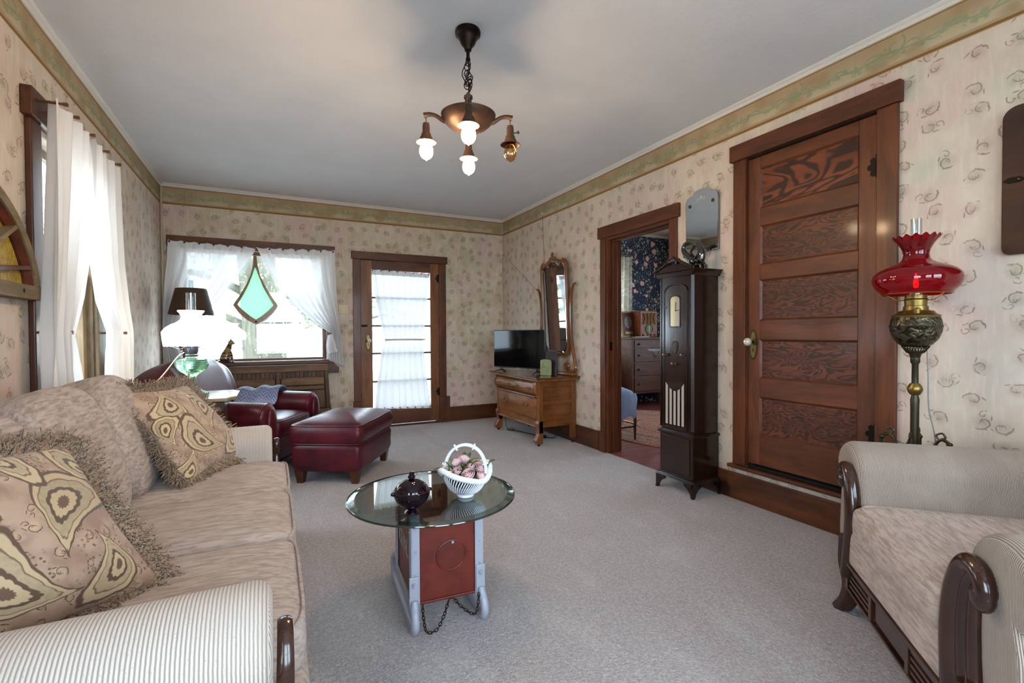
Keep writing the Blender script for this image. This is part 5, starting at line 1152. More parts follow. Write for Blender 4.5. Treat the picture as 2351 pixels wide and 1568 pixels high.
# dark board and green relief tile
bd_ = thing('dark_board', 'dark brown rounded board standing upright behind the green relief tile', 'board', (2.62, 4.33, .703), math.radians(-63))
g = G(); q = [(-.075, 0), (.075, 0), (.075, .235), (.066, .252), (.05, .258), (-.05, .258), (-.066, .252), (-.075, .235)]; g.prism(q, 'xz', 0, .012); 
for v in g.b.verts: v.co.y += v.co.z*.10
put('board', g, plain('dark_brown_board', '2c2122', .4, var=.1), bd_, smooth=False, bevel=.002)
put('strut', G().box(-.01, .01, .02, .07, 0, .01), plain('dark_brown_board', '2c2122'), bd_, smooth=False)
M_TILE = plain('sage_green_glaze', '848e62', .3, var=.08, scale=30, coat=.6)
ti = thing('relief_tile', 'sage green glazed tile with bearded head in relief on the dresser', 'plaque', (2.565, 4.335, .7035), math.radians(-63))
g = G(); q = [(-.062, 0), (.062, 0), (.067, .02), (.066, .14), (.060, .162), (.03, .170), (-.03, .170), (-.060, .162), (-.066, .14), (-.067, .02)]; g.prism(q, 'xz', -.004, .016); put('tile', g, M_TILE, ti, smooth=False, bevel=.004, bseg=3)
g = G(); prof_ = [(-.035, .012), (-.018, .035), (-.032, .055), (-.046, .085), (-.045, .115), (-.030, .140), (-.005, .150), (.018, .142), (.028, .125), (.030, .110), (.044, .092), (.032, .086), (.036, .074), (.028, .066), (.026, .050), (.005, .046), (.012, .012)]
g.prism(prof_, 'xz', -.010, -.003); hd_o = put('profile_relief', g, M_TILE, ti, smooth=False, bevel=.003, bseg=3)
g = G()
for i in range(9):
    g.tube(spline([(-.044+.003*i, -.011, .075+.008*i), (-.036+.005*i, -.015, .088+.006*i), (-.028+.005*i, -.012, .080+.005*i)], 8), .003, 5)
g.ball((.016, -.012, .108), .006, .003, .003, 8, 6); g.ball((-.012, -.012, .092), .006, .004, .009, 8, 6)
for i in range(5): g.tube([(.022-.006*i, -.011, .064), (.020-.007*i, -.013, .050-.001*i)], .0026, 5)
put('relief_lines', g, M_TILE, hd_o)
cb_ = thing('power_cord', 'black power cord looping on the carpet under the dresser', 'cord', (2.5, 4.9, 0))
g = G(); g.tube(spline([(-.02, .22, .20), (-.03, .20, .10), (-.02, .17, .012), (.04, .14, .010), (.06, .20, .012), (0, .22, .012), (-.02, .16, .012), (.05, .05, .010), (.10, -.15, .012), (.16, -.35, .012), (.22, -.5, .03), (.28, -.52, .20)], 90), .004, 6); g.box(.14, .17, -.40, -.34, .002, .03); put('cord', g, M_BLKP, cb_)

# ---------------------------------------------------------------- tall radio cabinet
M_MAHO = wood('dark_mahogany', '2c140b', '140805', 2, 1.0, .22, .35); M_MAHL = wood('figured_mahogany', '2c190c', '180d07', 2, 1.0, .18, .5)
rc = thing('radio_cabinet', 'tall dark mahogany grandfather clock style radio cabinet beside the doorway', 'cabinet', (2.72, 2.545, 0))
x0, x1, y0, y1 = 2.585, 2.845, 2.385, 2.705
g = G(); g.box(x0+.012, x1, y0+.012, y1-.012, .43, 1.58); cs = put('case', g, M_MAHO, rc, world=True, smooth=False, bevel=.003)
put('lower_case', G().box(x0+.004, x1, y0+.004, y1-.004, .115, .425), M_MAHO, rc, world=True, smooth=False, bevel=.004)
put('lower_panel', G().box(x0-.002, x0+.004, y0+.03, y1-.03, .14, .40), M_MAHL, rc, world=True, smooth=False, bevel=.003)
for z0, z1, e_ in ((.412, .434, .010), (.095, .118, .016), (.100, .108, .022)): put('moulding', G().box(x0-e_, x1, y0-e_, y1+e_, z0, z1), M_MAHO, rc, world=True, smooth=False, bevel=.006)
for ya in (y0, y1-.022):
    g = G(); g.prism([(x0-.004, ya+(.022 if ya == y0 else 0)), (x0+.02, ya+(.022 if ya == y0 else 0)), (x0+.02, ya), (x0+.012, ya), (x0-.004, ya+.014 if ya == y0 else ya+.008)] if ya == y0 else [(x0-.004, ya), (x0+.02, ya), (x0+.02, ya+.022), (x0+.012, ya+.022), (x0-.004, ya+.010)], 'xy', .46, 1.545); put('chamfered_pilaster', g, M_MAHO, rc, world=True, smooth=False)
# feet with scalloped apron
for (xa, xb, ya, yb, sx_, sy_) in ((x0-.018, x0+.07, y0-.018, y0+.07, 1, 1), (x0-.018, x0+.07, y1-.07, y1+.018, 1, -1), (x1-.07, x1, y0-.018, y0+.07, -1, 1), (x1-.07, x1, y1-.07, y1+.018, -1, -1)):
    g = G(); ye, xe = (ya if sy_ > 0 else yb), (xa if sx_ > 0 else xb)
    g.prism([(ye, .098), (ye, .0), (ye+sy_*.022, 0), (ye+sy_*.030, .03), (ye+sy_*.05, .055), (ye+sy_*.085, .075), (ye+sy_*.09, .098)], 'yz', *sorted((xe, xe+sx_*.018)))
    g.prism([(xe, .098), (xe, .0), (xe+sx_*.022, 0), (xe+sx_*.030, .03), (xe+sx_*.05, .055), (xe+sx_*.085, .075), (xe+sx_*.09, .098)], 'xz', *sorted((ye, ye+sy_*.018))); put('bracket_foot', g, M_MAHO, rc, world=True, smooth=False, bevel=.002)
ym = (y0+y1)/2
def arch(hw_, z0, z1, n=14, k=.85): return [(ym-hw_, z0), (ym+hw_, z0)]+[(ym+hw_*math.copysign(abs(math.cos(t))**k, math.cos(t)), z1-hw_*.55+hw_*.55*math.sin(t)) for t in [PI*i/n for i in range(n+1)]]
put('front_panel', G().prism([(y0+.022, .445), (y1-.022, .445), (y1-.022, 1.545), (y0+.022, 1.545)], 'yz', x0+.002, x0+.013), M_MAHL, cs, world=True, smooth=False)
g = G(); g.frame(arch(.112, .452, 1.500), arch(.100, .464, 1.488), 'yz', x0-.010, x0+.004); put('arched_moulding', g, M_MAHO, cs, world=True, smooth=False, bevel=.003)
dp = put('door_panel', G().prism(arch(.100, .464, 1.488), 'yz', x0-.004, x0+.004), wood('flame_veneer', '36241a', '22150e', 2, .9, .14, .7), cs, world=True, smooth=False)
for ya in (y0+.022, y1-.075): put('capital_band', G().box(x0-.008, x0+.004, ya, ya+.028, 1.325, 1.340), M_MAHO, cs, world=True, smooth=False, bevel=.002)
g = G(); g.frame(arch(.052, 1.185, 1.415), arch(.044, 1.193, 1.407), 'yz', x0-.010, x0-.003); put('clock_bezel', g, M_MAHO, dp, world=True, smooth=False, bevel=.002)
a = N('clock_face_paper'); M_FACE = a.done(a.bsdf(a.mix(a.sm(a.sep(a.obj())[1], -.02, .03), S('a39a8a'), S('c6c196')), .12, 0, None, .5, coat=.6))
cf = put('clock_face', G().prism(arch(.044, 1.193, 1.407), 'yz', x0-.0055, x0-.003), M_FACE, dp, world=True, smooth=False)
g = G(); g.tube([(x0-.007, ym-.008, 1.305), (x0-.007, ym-.010, 1.365)], .0022, 6); g.tube([(x0-.007, ym-.008, 1.305), (x0-.007, ym-.036, 1.308)], .0022, 6); g.ball((x0-.007, ym-.008, 1.305), .003, .005, .005, 8, 6); put('clock_hands', g, M_DARKGAP, cf, world=True)
g = G(); q = [(ym-.020, 1.02), (ym-.010, .998), (ym+.010, .998), (ym+.020, 1.02), (ym+.030, 1.06), (ym+.028, 1.075), (ym+.012, 1.088), (ym-.012, 1.088), (ym-.028, 1.075), (ym-.030, 1.06)]
g.prism([(p_[0], p_[1]+.0) for p_ in q], 'yz', x0-.010, x0-.003); es_ = put('dial_escutcheon', g, M_PEWTER, dp, world=True, smooth=False, bevel=.003)
put('dial_window', G().box(x0-.0115, x0-.009, ym-.016, ym+.016, 1.030, 1.068), plain('amber_dial', '3a2c14', .1, coat=.8), es_, world=True, smooth=False)
for yy, zz in ((ym+.085, .985), (ym-.085, .99), (ym, .925)):
    g = G(); g.lathe([(.012, 0), (.012, .008), (.009, .012), (.012, .016), (.0125, .030), (.009, .034), (.001, .035)], 18, (x0-.003, yy, zz), M=Matrix.Rotation(-PI/2, 4, 'Y')); put('tuning_knob', g, plain('brown_bakelite', '4a2c22', .25, coat=.5), dp, world=True)
gb = put('grille_back', G().prism([(ym-.095, .478), (ym+.095, .478), (ym+.095, .805), (ym+.06, .75), (ym+.03, .735), (ym-.03, .735), (ym-.06, .75), (ym-.095, .805)], 'yz', x0-.008, x0-.004), M_MAHO, dp, world=True, smooth=False)
M_GRC = plain('pale_grille_cloth', 'a59a90', .8, var=.03)
for k in range(5):
    yy = ym-.076+k*.038; top__ = (.775, .742, .730, .742, .775)[k]; sl = (-.012, -.006, 0, .006, .012)[k]
    put('grille_cloth', G().prism([(yy-.0105, .486), (yy+.0105, .486), (yy+.0105, top__-sl*-1), (yy-.0105, top__-sl)], 'yz', x0-.0095, x0-.0075), M_GRC, gb, world=True, smooth=False)
put('cornice', G().prism([(y0-.022, 1.580), (y1+.022, 1.580), (y1+.012, 1.562), (y1, 1.545), (y0, 1.545), (y0-.012, 1.562)], 'yz', x0-.02, x1), M_MAHO, rc, world=True, smooth=False, bevel=.003)
put('top_board', G().box(x0-.026, x1+.003, y0-.028, y1+.028, 1.580, 1.592), M_MAHO, rc, world=True, smooth=False, bevel=.004)
g = G(); g.prism([(y0-.02, 1.592), (y1+.02, 1.592), (y1-.02, 1.603), (ym+.07, 1.640), (ym+.03, 1.655), (ym-.03, 1.655), (ym-.07, 1.640), (y0+.02, 1.603)], 'yz', x0-.020, x0-.004); pdm = put('pediment', g, M_MAHO, rc, world=True, smooth=False, bevel=.002)
g = G()
for s in (-1, 1):
    g.tube(spline([(x0-.022, ym+s*.175, 1.598), (x0-.022, ym+s*.12, 1.622), (x0-.022, ym+s*.07, 1.645), (x0-.022, ym+s*.045, 1.662), (x0-.022, ym+s*.030, 1.652), (x0-.022, ym+s*.045, 1.642)], 30), lambda t: .009+.006*t, 8)
    for i in range(6): g.ball((x0-.028, ym+s*(.15-.016*i), 1.606+.007*i), .007, .010, .007, 8, 6)
put('carved_scroll', g, M_MAHO, pdm, world=True)
g = G()
for k in range(5): g.ball((x0-.022, ym+(k-2)*.010, 1.668-abs(k-2)*.004), .013, .007, .027-abs(k-2)*.004, 10, 8)
put('shell_finial', g, M_MAHO, pdm, world=True)

# rearing horses sculpture
def skin(name, mat, parent, pts, edges, sub=2):
    me = bpy.data.meshes.new(name); me.from_pydata([p[:3] for p in pts], edges, []); me.materials.append(mat); o = link(name, me, parent)
    o.modifiers.new('skin', 'SKIN')
    me.skin_vertices  # layer made by the modifier below when absent
    return o
def skinned(name, mat, parent, pts, edges, sub=2, root=0):
    """pts: (x, y, z, r)"""
    me = bpy.data.meshes.new(name); me.from_pydata([p[:3] for p in pts], edges, []); o = link(name, me, parent)
    bpy.context.view_layer.objects.active = o
    m = o.modifiers.new('skin', 'SKIN'); m.use_smooth_shade = True
    if not me.skin_vertices: 
        bm = bmesh.new(); bm.from_mesh(me); bm.verts.layers.skin.verify(); bm.to_mesh(me); bm.free()
    for i, p in enumerate(pts):
        sv = me.skin_vertices[0].data[i]; r = p[3]; sv.radius = (r, r) if not isinstance(r, tuple) else r; sv.use_root = (i == root)
    m.branch_smoothing = .6
    s = o.modifiers.new('sub', 'SUBSURF'); s.levels = sub; s.render_levels = sub
    me.materials.append(mat)
    return o
a = N('black_glazed_ceramic'); M_BLK = a.done(a.bsdf(S('0a0808'), .06, 0, None, .8, coat=1.0, coat_rough=.03))
hs = thing('horse_sculpture', 'black glazed pair of rearing horses on top of the radio cabinet', 'sculpture', (2.70, 2.49, 1.594))
put('plinth', G().box(-.038, .038, -.095, -.035, 0, .034).box(-.034, .034, -.085, .075, 0, .012), M_BLK, hs, bevel=.006)
def horse(x, s, y0_, chain, fl, hl, label):   # rearing horse in the yz plane, chain of (u, z, r)
    V = lambda u, z, dx=0: Vector((x+dx, y0_+s*u, z))
    h_ = None; g = G(); n = 40; c_ = spline([(u, z, r) for u, z, r in chain], n); g.tube([V(p.x, p.y) for p in c_], [p.z for p in c_], 14)
    h_ = put('horse', g, M_BLK, hs); h_['label'] = label
    for k, (leg, sd) in enumerate(((fl[0], 1), (fl[1], -1), (hl[0], 1), (hl[1], -1))):
        q = spline([(u, z, r) for u, z, r in leg], 16); put('leg', G().tube([V(p.x, p.y, sd*.011) for p in q], [p.z for p in q], 10), M_BLK, h_)
    m0 = [(c_[t].x, c_[t].y, c_[t].z) for t in range(16, 32)]
    g = G()
    for i_, (u, z, r) in enumerate(m0):
        a_, b_ = c_[16+i_-1], c_[16+i_+1]; d_ = Vector((b_.x-a_.x, b_.y-a_.y)).normalized(); nn = Vector((-d_.y, d_.x)); nn = nn if nn.x > -.2 else -nn
        g.ball(V(u+nn.x*r*.9, z+nn.y*r*.9), .006, .009, .007, 8, 6)
    put('mane', g, M_BLK, h_)
    e_ = c_[31]
    for k in (-1, 1): put('ear', G().lathe([(.005, 0), (.004, .008), (.001, .018)], 6, V(e_.x+.004, e_.y+.008, k*.007)), M_BLK, h_)
    tl_ = spline([V(chain[0][0]-.006, chain[0][1]), V(chain[0][0]+.03, chain[0][1]+.012), V(chain[0][0]+.05, chain[0][1]-.012), V(chain[0][0]+.040, chain[0][1]-.04)], 16); put('tail', G().tube(tl_, lambda t: .009*(1-.5*t), 8), M_BLK, h_)
horse(.004, 1, 2.505-2.49, [(-.022, .045, .018), (-.002, .066, .026), (.022, .090, .026), (.050, .116, .025), (.070, .140, .021), (.078, .166, .018), (.068, .188, .015), (.048, .198, .0135), (.024, .196, .011), (.004, .186, .008), (-.006, .180, .006)],
      [[(.050, .112, .014), (.022, .128, .010), (.006, .112, .007), (-.010, .100, .006)], [(.058, .108, .014), (.036, .096, .009), (.014, .098, .007), (.0, .084, .006)]],
      [[(0, .060, .020), (.030, .046, .013), (.052, .030, .008), (.060, .014, .007)], [(-.01, .055, .018), (.012, .036, .012), (.034, .020, .008), (.040, .008, .007)]], 'horse with head stretched out above')
horse(-.004, -1, 2.425-2.49, [(-.005, .030, .020), (.004, .058, .028), (.010, .088, .029), (.012, .116, .027), (.006, .142, .022), (-.008, .164, .018), (-.028, .178, .0145), (-.048, .172, .0125), (-.066, .154, .010), (-.080, .138, .0075), (-.086, .132, .006)],
      [[(.006, .112, .016), (-.022, .110, .010), (-.040, .092, .007), (-.036, .074, .006)], [(.004, .100, .015), (-.022, .092, .009), (-.034, .070, .007), (-.026, .056, .006)]],
      [[(0, .045, .022), (.026, .030, .013), (.020, .014, .009), (.022, .004, .008)], [(-.006, .040, .020), (-.024, .026, .012), (-.020, .012, .009), (-.020, .004, .008)]], 'horse with arched neck and lowered head')

# oval bevelled wall mirror above the radio
wm = thing('wall_mirror', 'frameless arched wall mirror with etched flowers hanging above the radio cabinet', 'mirror', (2.846, 2.54, 1.97), rot=(0, math.radians(-.6), 0))
def mo(k): 
    w_, zb_, zt_ = .148-k, -.232+k, .235-k
    return [(-w_, zb_), (w_, zb_), (w_, zt_-.09), ]+[(w_-.052+.052*math.cos(t), zt_-.090+.056*math.sin(t)) for t in [PI/2*i/8 for i in range(1, 9)]]+[(w_-.066, zt_-.030)]+[((w_-.068)*math.cos(t), zt_-.028+.028*math.sin(t)) for t in [PI*i/16 for i in range(1, 16)]]+[(-w_+.066, zt_-.030)]+[(-w_+.052-.052*math.sin(t), zt_-.090+.056*math.cos(t)) for t in [PI/2*i/8 for i in range(0, 8)]]+[(-w_, zt_-.09)]
g = G(); g.prism(mo(.0), 'yz', -.012, -.004); mg = put('mirror_glass', g, M_MIRR, wm, smooth=False, bevel=.003)
put('backing', G().prism(mo(.004), 'yz', -.004, .010), plain('grey_backing', '5a5a55', .7), wm, smooth=False)
for y in (-.105, .105): put('rosette', G().lathe([(.013, 0), (.013, .003), (.007, .006), (.001, .007)], 14, (-.012, y, .125), M=Matrix.Rotation(-PI/2, 4, 'Y')), M_PEWTER, mg)
M_ETCH = plain('etched_flowers', 'a8b29a', .8)
g = G()
for (y, z) in ((.0, .17), (.03, .155), (-.03, .16)):
    for k in range(5): an = k*1.2566; g.ball((-.0125, y+math.cos(an)*.009, z+math.sin(an)*.009), .0006, .006, .004, 6, 4)
g.tube([(-.0125, -.06, .14), (-.0125, -.02, .155), (-.0125, .06, .14)], .0012, 4); put('etched_flower', g, M_ETCH, mg)

# dark hanging board at the right edge
hb = thing('wall_board', 'dark rounded wooden board with forged strap hanging at the right edge', 'board', (2.859, .62, 1.79))
g = G(); hw_, hz_ = .295, .315; q = []
for sx_, sz_, a0 in ((1, -1, 270), (1, 1, 0), (-1, 1, 90), (-1, -1, 180)):
    r_ = .05 if sz_ > 0 else .03
    for t in range(7): an = math.radians(a0+t*15); q.append((sx_*(hw_-r_)+r_*math.cos(an), sz_*(hz_-r_)+r_*math.sin(an)))
g.prism(q, 'yz', -.028, -.0); bo = put('board', g, wood('umber_board', '462a1c', '2a1710', 1, .6, .35, .3), hb, smooth=False, bevel=.005)
g = G(); g.prism([(.292, .0), (.272, .014), (.235, .012), (.225, .0), (.215, .012), (.19, .026), (.175, .012), (.15, .006), (-.15, .006), (-.15, -.006), (.15, -.006), (.175, -.012), (.19, -.026), (.215, -.012), (.225, -.002), (.235, -.012), (.272, -.012)], 'yz', -.033, -.028); stp = put('forged_strap', g, M_IRON, bo, smooth=False, bevel=.001)
put('nail', G().ball((-.034, .24, 0), .003, .004, .004, 8, 6), M_BRASS, stp)

# ---------------------------------------------------------------- sunburst fan frame on the left wall
M_FANW = wood('weathered_grey_wood', '8f7d5c', '5d4d36', 1, 1.4, .7, 0); M_FAND = wood('fan_red_wood', '6d2f16', '3a160a', 1, 1.2, .5, .2)
a = N('amber_rippled_glass'); o = a.obj(); rn = a.noise(a.scl(o, 70, 70, 40), 1, 2, .5, .8)[0]
M_AMB = a.done(a.bsdf(a.mix(a.sm(rn, .35, .65), S('8f7224'), S('b79b45')), .3, 0, a.bump(rn, .5, .004), .5, coat=.3))
fw = thing('fan_window_frame', 'weathered half round fan window frame with amber glass hanging on the left wall', 'window frame', (-.999, 2.35, 1.31))
def fo(k, n=40):   # half superellipse
    return [((.578-k)*math.copysign(abs(math.cos(t))**1.06, math.cos(t)), (.47-k)*abs(math.sin(t))**1.06) for t in [PI*i/n for i in range(n+1)]]
A_, B_ = fo(0), fo(.045)
g = G(); N_ = len(A_)
rr = [[g.v(d, p[0], max(p[1], 0)+.0) for p in q] for q, d in ((A_, .0), (A_, .060), (B_, .060), (B_, .0))]
for i in range(4): g.bridge(rr[i], rr[(i+1) % 4], close=False)
g.f([r_[0] for r_ in rr]); g.f([r_[-1] for r_ in rr][::-1]); rg = put('arched_rim', g, M_FANW, fw, smooth=False, bevel=.002)
C_, D__ = fo(.046), fo(.064)
g = G(); rr = [[g.v(d, p[0], p[1]+.0) for p in q] for q, d in ((C_, .010), (C_, .052), (D__, .030), (D__, .010))]
for i in range(4): g.bridge(rr[i], rr[(i+1) % 4], close=False)
put('inner_moulding', g, M_FAND, rg, smooth=False)
put('bottom_rail', G().box(0, .062, -.575, .575, 0, .060), M_FANW, fw, smooth=False, bevel=.003)
put('amber_glass', G().prism([(p[0], max(p[1], .03)) for p in fo(.055)], 'yz', .014, .020), M_AMB, fw, smooth=False)
for ang in (18, 44, 70, 96, 122, 148):
    t = math.radians(ang); e_ = Vector((0, .53*math.cos(t), .42*math.sin(t)+.01)); s_ = Vector((0, .14*math.cos(t), .06+.12*math.sin(t))); d_ = (e_-s_).normalized(); n_ = Vector((0, -d_.z, d_.y))*.009
    g = G(); q = [s_+n_, e_+n_, e_-n_, s_-n_]; g.prism([(p.y, p.z) for p in q], 'yz', .012, .056); put('spoke', g, M_FANW if ang != 18 else M_FAND, fw, smooth=False, bevel=.002)
q = [((.15)*math.cos(t), .055+.125*math.sin(t)) for t in [PI*i/16 for i in range(17)]]
put('sun_hub', G().prism(q, 'yz', .012, .058), M_FAND, fw, smooth=False, bevel=.003)
put('nail_hole', G().ball((.062, .40, .032), .002, .010, .009, 10, 6), M_DARKGAP, fw)

# ---------------------------------------------------------------- things at the picture window
kw = thing('kite_window', 'kite shaped wood framed green ribbed glass hanging in the picture window', 'hanging ornament', (-.150, 5.865, 1.258))
K = [(0, .0), (.08, .045), (.155, .115), (.205, .190), (.213, .205), (.200, .232), (.150, .310), (.095, .410), (.045, .530), (.022, .640), (.016, .735), (0, .735)]
KI = [(0, .052), (.06, .095), (.125, .155), (.168, .205), (.172, .212), (.160, .235), (.118, .315), (.070, .415), (.030, .530), (.006, .610), (.0005, .615), (0, .615)]
mir = lambda q: q+[(-x, z) for x, z in reversed(q[1:-1])]
M_KITE = wood('kite_frame_wood', 'a87848', '6a4626', 2, 1.5, .4, .2)
g = G(); g.frame(mir(K), mir(KI), 'xz', -.012, .012); kf = put('frame', g, M_KITE, kw, smooth=False, bevel=.004)
a = N('green_ribbed_glass'); o = a.obj(); rib = a.noise(a.scl(o, 90, 1, 22), 1, 3, .6)[0]
M_KGL = a.done(a.n('MixShader', {0: .5, 1: a.n('BsdfTransparent', {0: S('bdd6c0')}).outputs[0], 2: a.n('BsdfTranslucent', {0: a.mix(rib, S('7da489'), S('a4c8ae'))}).outputs[0]}).outputs[0])
put('green_glass', G().prism(mir(KI), 'xz', -.003, .003), M_KGL, kf, smooth=False)
put('knot', G().ball((0, -.012, .030), .010, .002, .010, 12, 6), M_DARKGAP, kf)
put('hook', G().tube([(0, 0, .735), (0, .01, .755), (0, .03, .76)], .003, 6), M_IRON, kw)
# cat
a = N('tabby_glaze'); o = a.obj(); st_ = a.noise(a.scl(o, 9, 9, 42), 1, 2, .5, .9)[0]
M_CAT = a.done(a.bsdf(a.mix(a.sm(st_, .46, .54), S('2c2218'), S('8a6a3c')), .15, 0, None, .7, coat=.8))
ca = thing('cat_figurine', 'glazed tabby cat figurine sitting on the sill of the picture window', 'figurine', (-.43, 5.875, .8585), math.radians(10))
g = G(); q = spline([(-.012, .002, .044), (-.010, .035, .056), (-.002, .075, .052), (.012, .115, .042), (.022, .150, .033), (.030, .178, .026), (.036, .195, .022)], 26)
g.tube([(p_.x, 0, p_.y) for p_ in q], [p_.z for p_ in q], 22)
g.ball((.044, 0, .208), .031, .028, .028, 20, 14); g.ball((.068, 0, .200), .016, .015, .012, 14, 10)
for k in (-1, 1):
    g.tube(spline([(.022, k*.018, .125), (.040, k*.019, .08), (.048, k*.018, .03), (.052, k*.018, .008), (.066, k*.018, .006)], 14), [.022-.0012*t_ for t_ in range(10)]+[.011, .011, .012, .009], 12)
    g.ball((-.008, k*.034, .036), .040, .022, .038, 16, 12); g.ball((.026, k*.044, .009), .022, .011, .010, 12, 8)
g.tube(spline([(-.055, 0, .012), (-.07, .035, .010), (-.045, .068, .010), (0, .074, .010), (.03, .062, .009)], 20), lambda t_: .012*(1-.45*t_), 10)
bdy = put('body', g, M_CAT, ca)
for k in (-1, 1): put('ear', G().lathe([(.011, 0), (.006, .014), (.001, .024)], 8, (.040, k*.016, .229)), M_CAT, ca)
for k in (-1, 1): put('eye', G().ball((.071, k*.013, .214), .004, .004, .004, 8, 6), plain('cat_eye', 'b8b060', .1, coat=1.0), ca)
# light switch
sw = thing('switch_plate', 'ivory double light switch plate on the wall between window and door', 'light switch', (.765, YB-.001, 1.44))
M_IVO = plain('ivory_plastic', 'c9bd8e', .4); pl_ = put('plate', G().box(-.058, .052, -.006, 0, -.052, .052), M_IVO, sw, smooth=False, bevel=.003)
for x in (-.032, .026):
    put('toggle', G().box(x-.005, x+.005, -.016, -.005, -.010, .014), M_IVO, pl_, smooth=False, bevel=.001)
    for z in (-.033, .033): put('screw', G().ball((x, -.006, z), .003, .0015, .003, 8, 4), M_IRON, pl_)
# panelled bench back under the window
M_BEN = wood('mission_bench_wood', '8a6237', '4c331a', 0, 1.0, .5, .0); M_BENV = wood('mission_bench_slat', '6e4c2a', '3a2613', 2, 1.0, .5, .0)
bn_ = thing('wooden_settle', 'dark panelled wooden settle back standing below the picture window', 'bench', (.1, 5.80, 0))
put('top_rail', G().box(-.62, .475, .02, .075, .735, .812), M_BEN, bn_, smooth=False, bevel=.006)
for i, x in enumerate([-.60+.043*k for k in range(25)]): put('slat', G().box(x, x+.039, .052, .062, .15, .735), M_BENV, bn_, smooth=False, bevel=.002)
for x in (-.60, -.10+.055, .448):
    g = G(); g.prism([(x-.02, .735), (x+.02, .735), (x+(.02 if x < .4 else .062), .02), (x+(-.02 if x < .4 else .018), .02)], 'xz', .015, .055); put('stile', g, M_BENV, bn_, smooth=False, bevel=.004)
for xa, xb in ((-.56, -.075), (-.015, .425)):
    for z0, z1, m in ((.585, .675, M_BEN), (.535, .575, M_BEN), (.32, .525, M_BENV)):
        g = G(); r_ = .02 if z1 > .6 else .004
        g.prism([(xa, z0), (xb, z0), (xb, z1-r_), (xb-r_, z1), (xa+r_, z1), (xa, z1-r_)], 'xz', -.012, .020); put('panel_rail', g, m, bn_, smooth=False, bevel=.005)
put('lower_rail', G().box(-.62, .50, .0, .06, .22, .31), M_BEN, bn_, smooth=False, bevel=.005)

# hanging wires
wr = thing('picture_wire', 'thin wire hanging from a white hook in the border to the dresser mirror', 'wire', (2.85, 4.88, 2.55))
put('wire', G().tube([(0, 0, 0), (-.04, -.11, -.60)], .0016, 5), M_IRON, wr); put('hook', G().ball((0, 0, .0), .008, .006, .020, 10, 8), M_WHITE, wr)
wr = thing('picture_wire', 'slanting wire from a white corner hook to the dresser mirror', 'wire', (2.845, 5.965, 2.25))
put('wire', G().tube([(0, 0, 0), (-.045, -1.04, -.60)], .0018, 5), M_IRON, wr); put('hook', G().ball((0, 0, .0), .012, .012, .020, 10, 8), M_WHITE, wr)

# ---------------------------------------------------------------- curtains
M_CUR = sheer('white_voile', 'dfdedf', .030, .15); M_CUR2 = sheer('white_cotton_curtain', 'e6e2df', .01, .20); M_CUR3 = sheer('door_voile', 'dddde0', .022, .11); M_LACE = sheer('cream_lace', 'efe9da', .05, .55, stripe=True)
M_TACK = plain('brown_wooden_tack', '3c2118', .4)
def interp(rows, v):
    t = v*(len(rows)-1); i = min(int(t), len(rows)-2); u = t-i; u = u*u*(3-2*u)*.5+u*.5
    return [lerp(rows[i][k], rows[i+1][k], u) for k in range(4)]
def drape(g, rows, depth, plane, n, amp, nf, ph=0.0, nu=90, nv=40, amp_top=.4, tilt_=0.0, hem=0):
    """rows: (left, z_left, right, z_right); depth = distance of the cloth from the origin along the wall normal n"""
    def fn(s, q):
        la, lz, ra, rz_ = interp(rows, q); a_ = lerp(la, ra, s); z = lerp(lz, rz_, s)
        am = amp*(amp_top+(1-amp_top)*min(1, q*2.5)); am *= min(1, abs(ra-la)/.25+.35)
        d = depth+am*math.sin(2*PI*nf*s+ph+.8*math.sin(q*3))+am*.35*math.sin(2*PI*nf*2.3*s+1.7+q*2)+tilt_*q
        if q < .02: z += hem*abs(math.sin(PI*nf*s))*-1
        return (a_, n*d, z) if plane == 'y' else (n*d, a_, z)
    g.grid(nu, nv, fn); return g
cl1 = thing('curtain', 'left white voile curtain swept aside at the picture window', 'curtain', (-.5, YB, 0))
R1 = [(-.93, 2.118, -.135, 2.098), (-.94, 1.90, -.22, 1.92), (-.96, 1.70, -.38, 1.68), (-.975, 1.45, -.56, 1.44), (-.985, 1.2, -.74, 1.18), (-.99, 1.05, -.86, 1.05), (-.985, .86, -.80, .86)]
g = G(); drape(g, [(a_+.5, b_, c_+.5, d_) for a_, b_, c_, d_ in R1], .065, 'y', -1, .016, 7, hem=.012); c_o = put('cloth', g, M_CUR, cl1)
g = G(); drape(g, [(-.43, 2.118, .365, 2.098), (-.43, 2.04, .33, 2.03)], .062, 'y', -1, .014, 7, nv=6, hem=.012); put('hem', g, M_CUR, c_o)
for k in range(7): x = lerp(-.915, -.15, k/6); put('tack', G().ball((x+.5, -.085, lerp(2.098, 2.082, k/6)), .010, .008, .010, 10, 8), M_TACK, cl1)
cl2 = thing('curtain', 'right white voile curtain tied back at the picture window', 'curtain', (.3, YB, 0))
R2 = [(-.135, 2.098, .665, 2.125), (-.05, 1.90, .668, 1.95), (.08, 1.68, .675, 1.70), (.26, 1.44, .685, 1.5), (.45, 1.27, .70, 1.32), (.60, 1.165, .715, 1.2), (.575, 1.05, .73, 1.05), (.565, .92, .745, .90), (.56, .86, .765, .765)]
g = G(); drape(g, [(a_-.3, b_, c_-.3, d_) for a_, b_, c_, d_ in R2], .065, 'y', -1, .016, 7, ph=1, nv=60, hem=.012); c_o = put('cloth', g, M_CUR, cl2)
g = G(); drape(g, [(-.435, 2.098, .365, 2.125), (-.40, 2.03, .365, 2.05)], .062, 'y', -1, .014, 7, nv=6, hem=.012); put('hem', g, M_CUR, c_o)
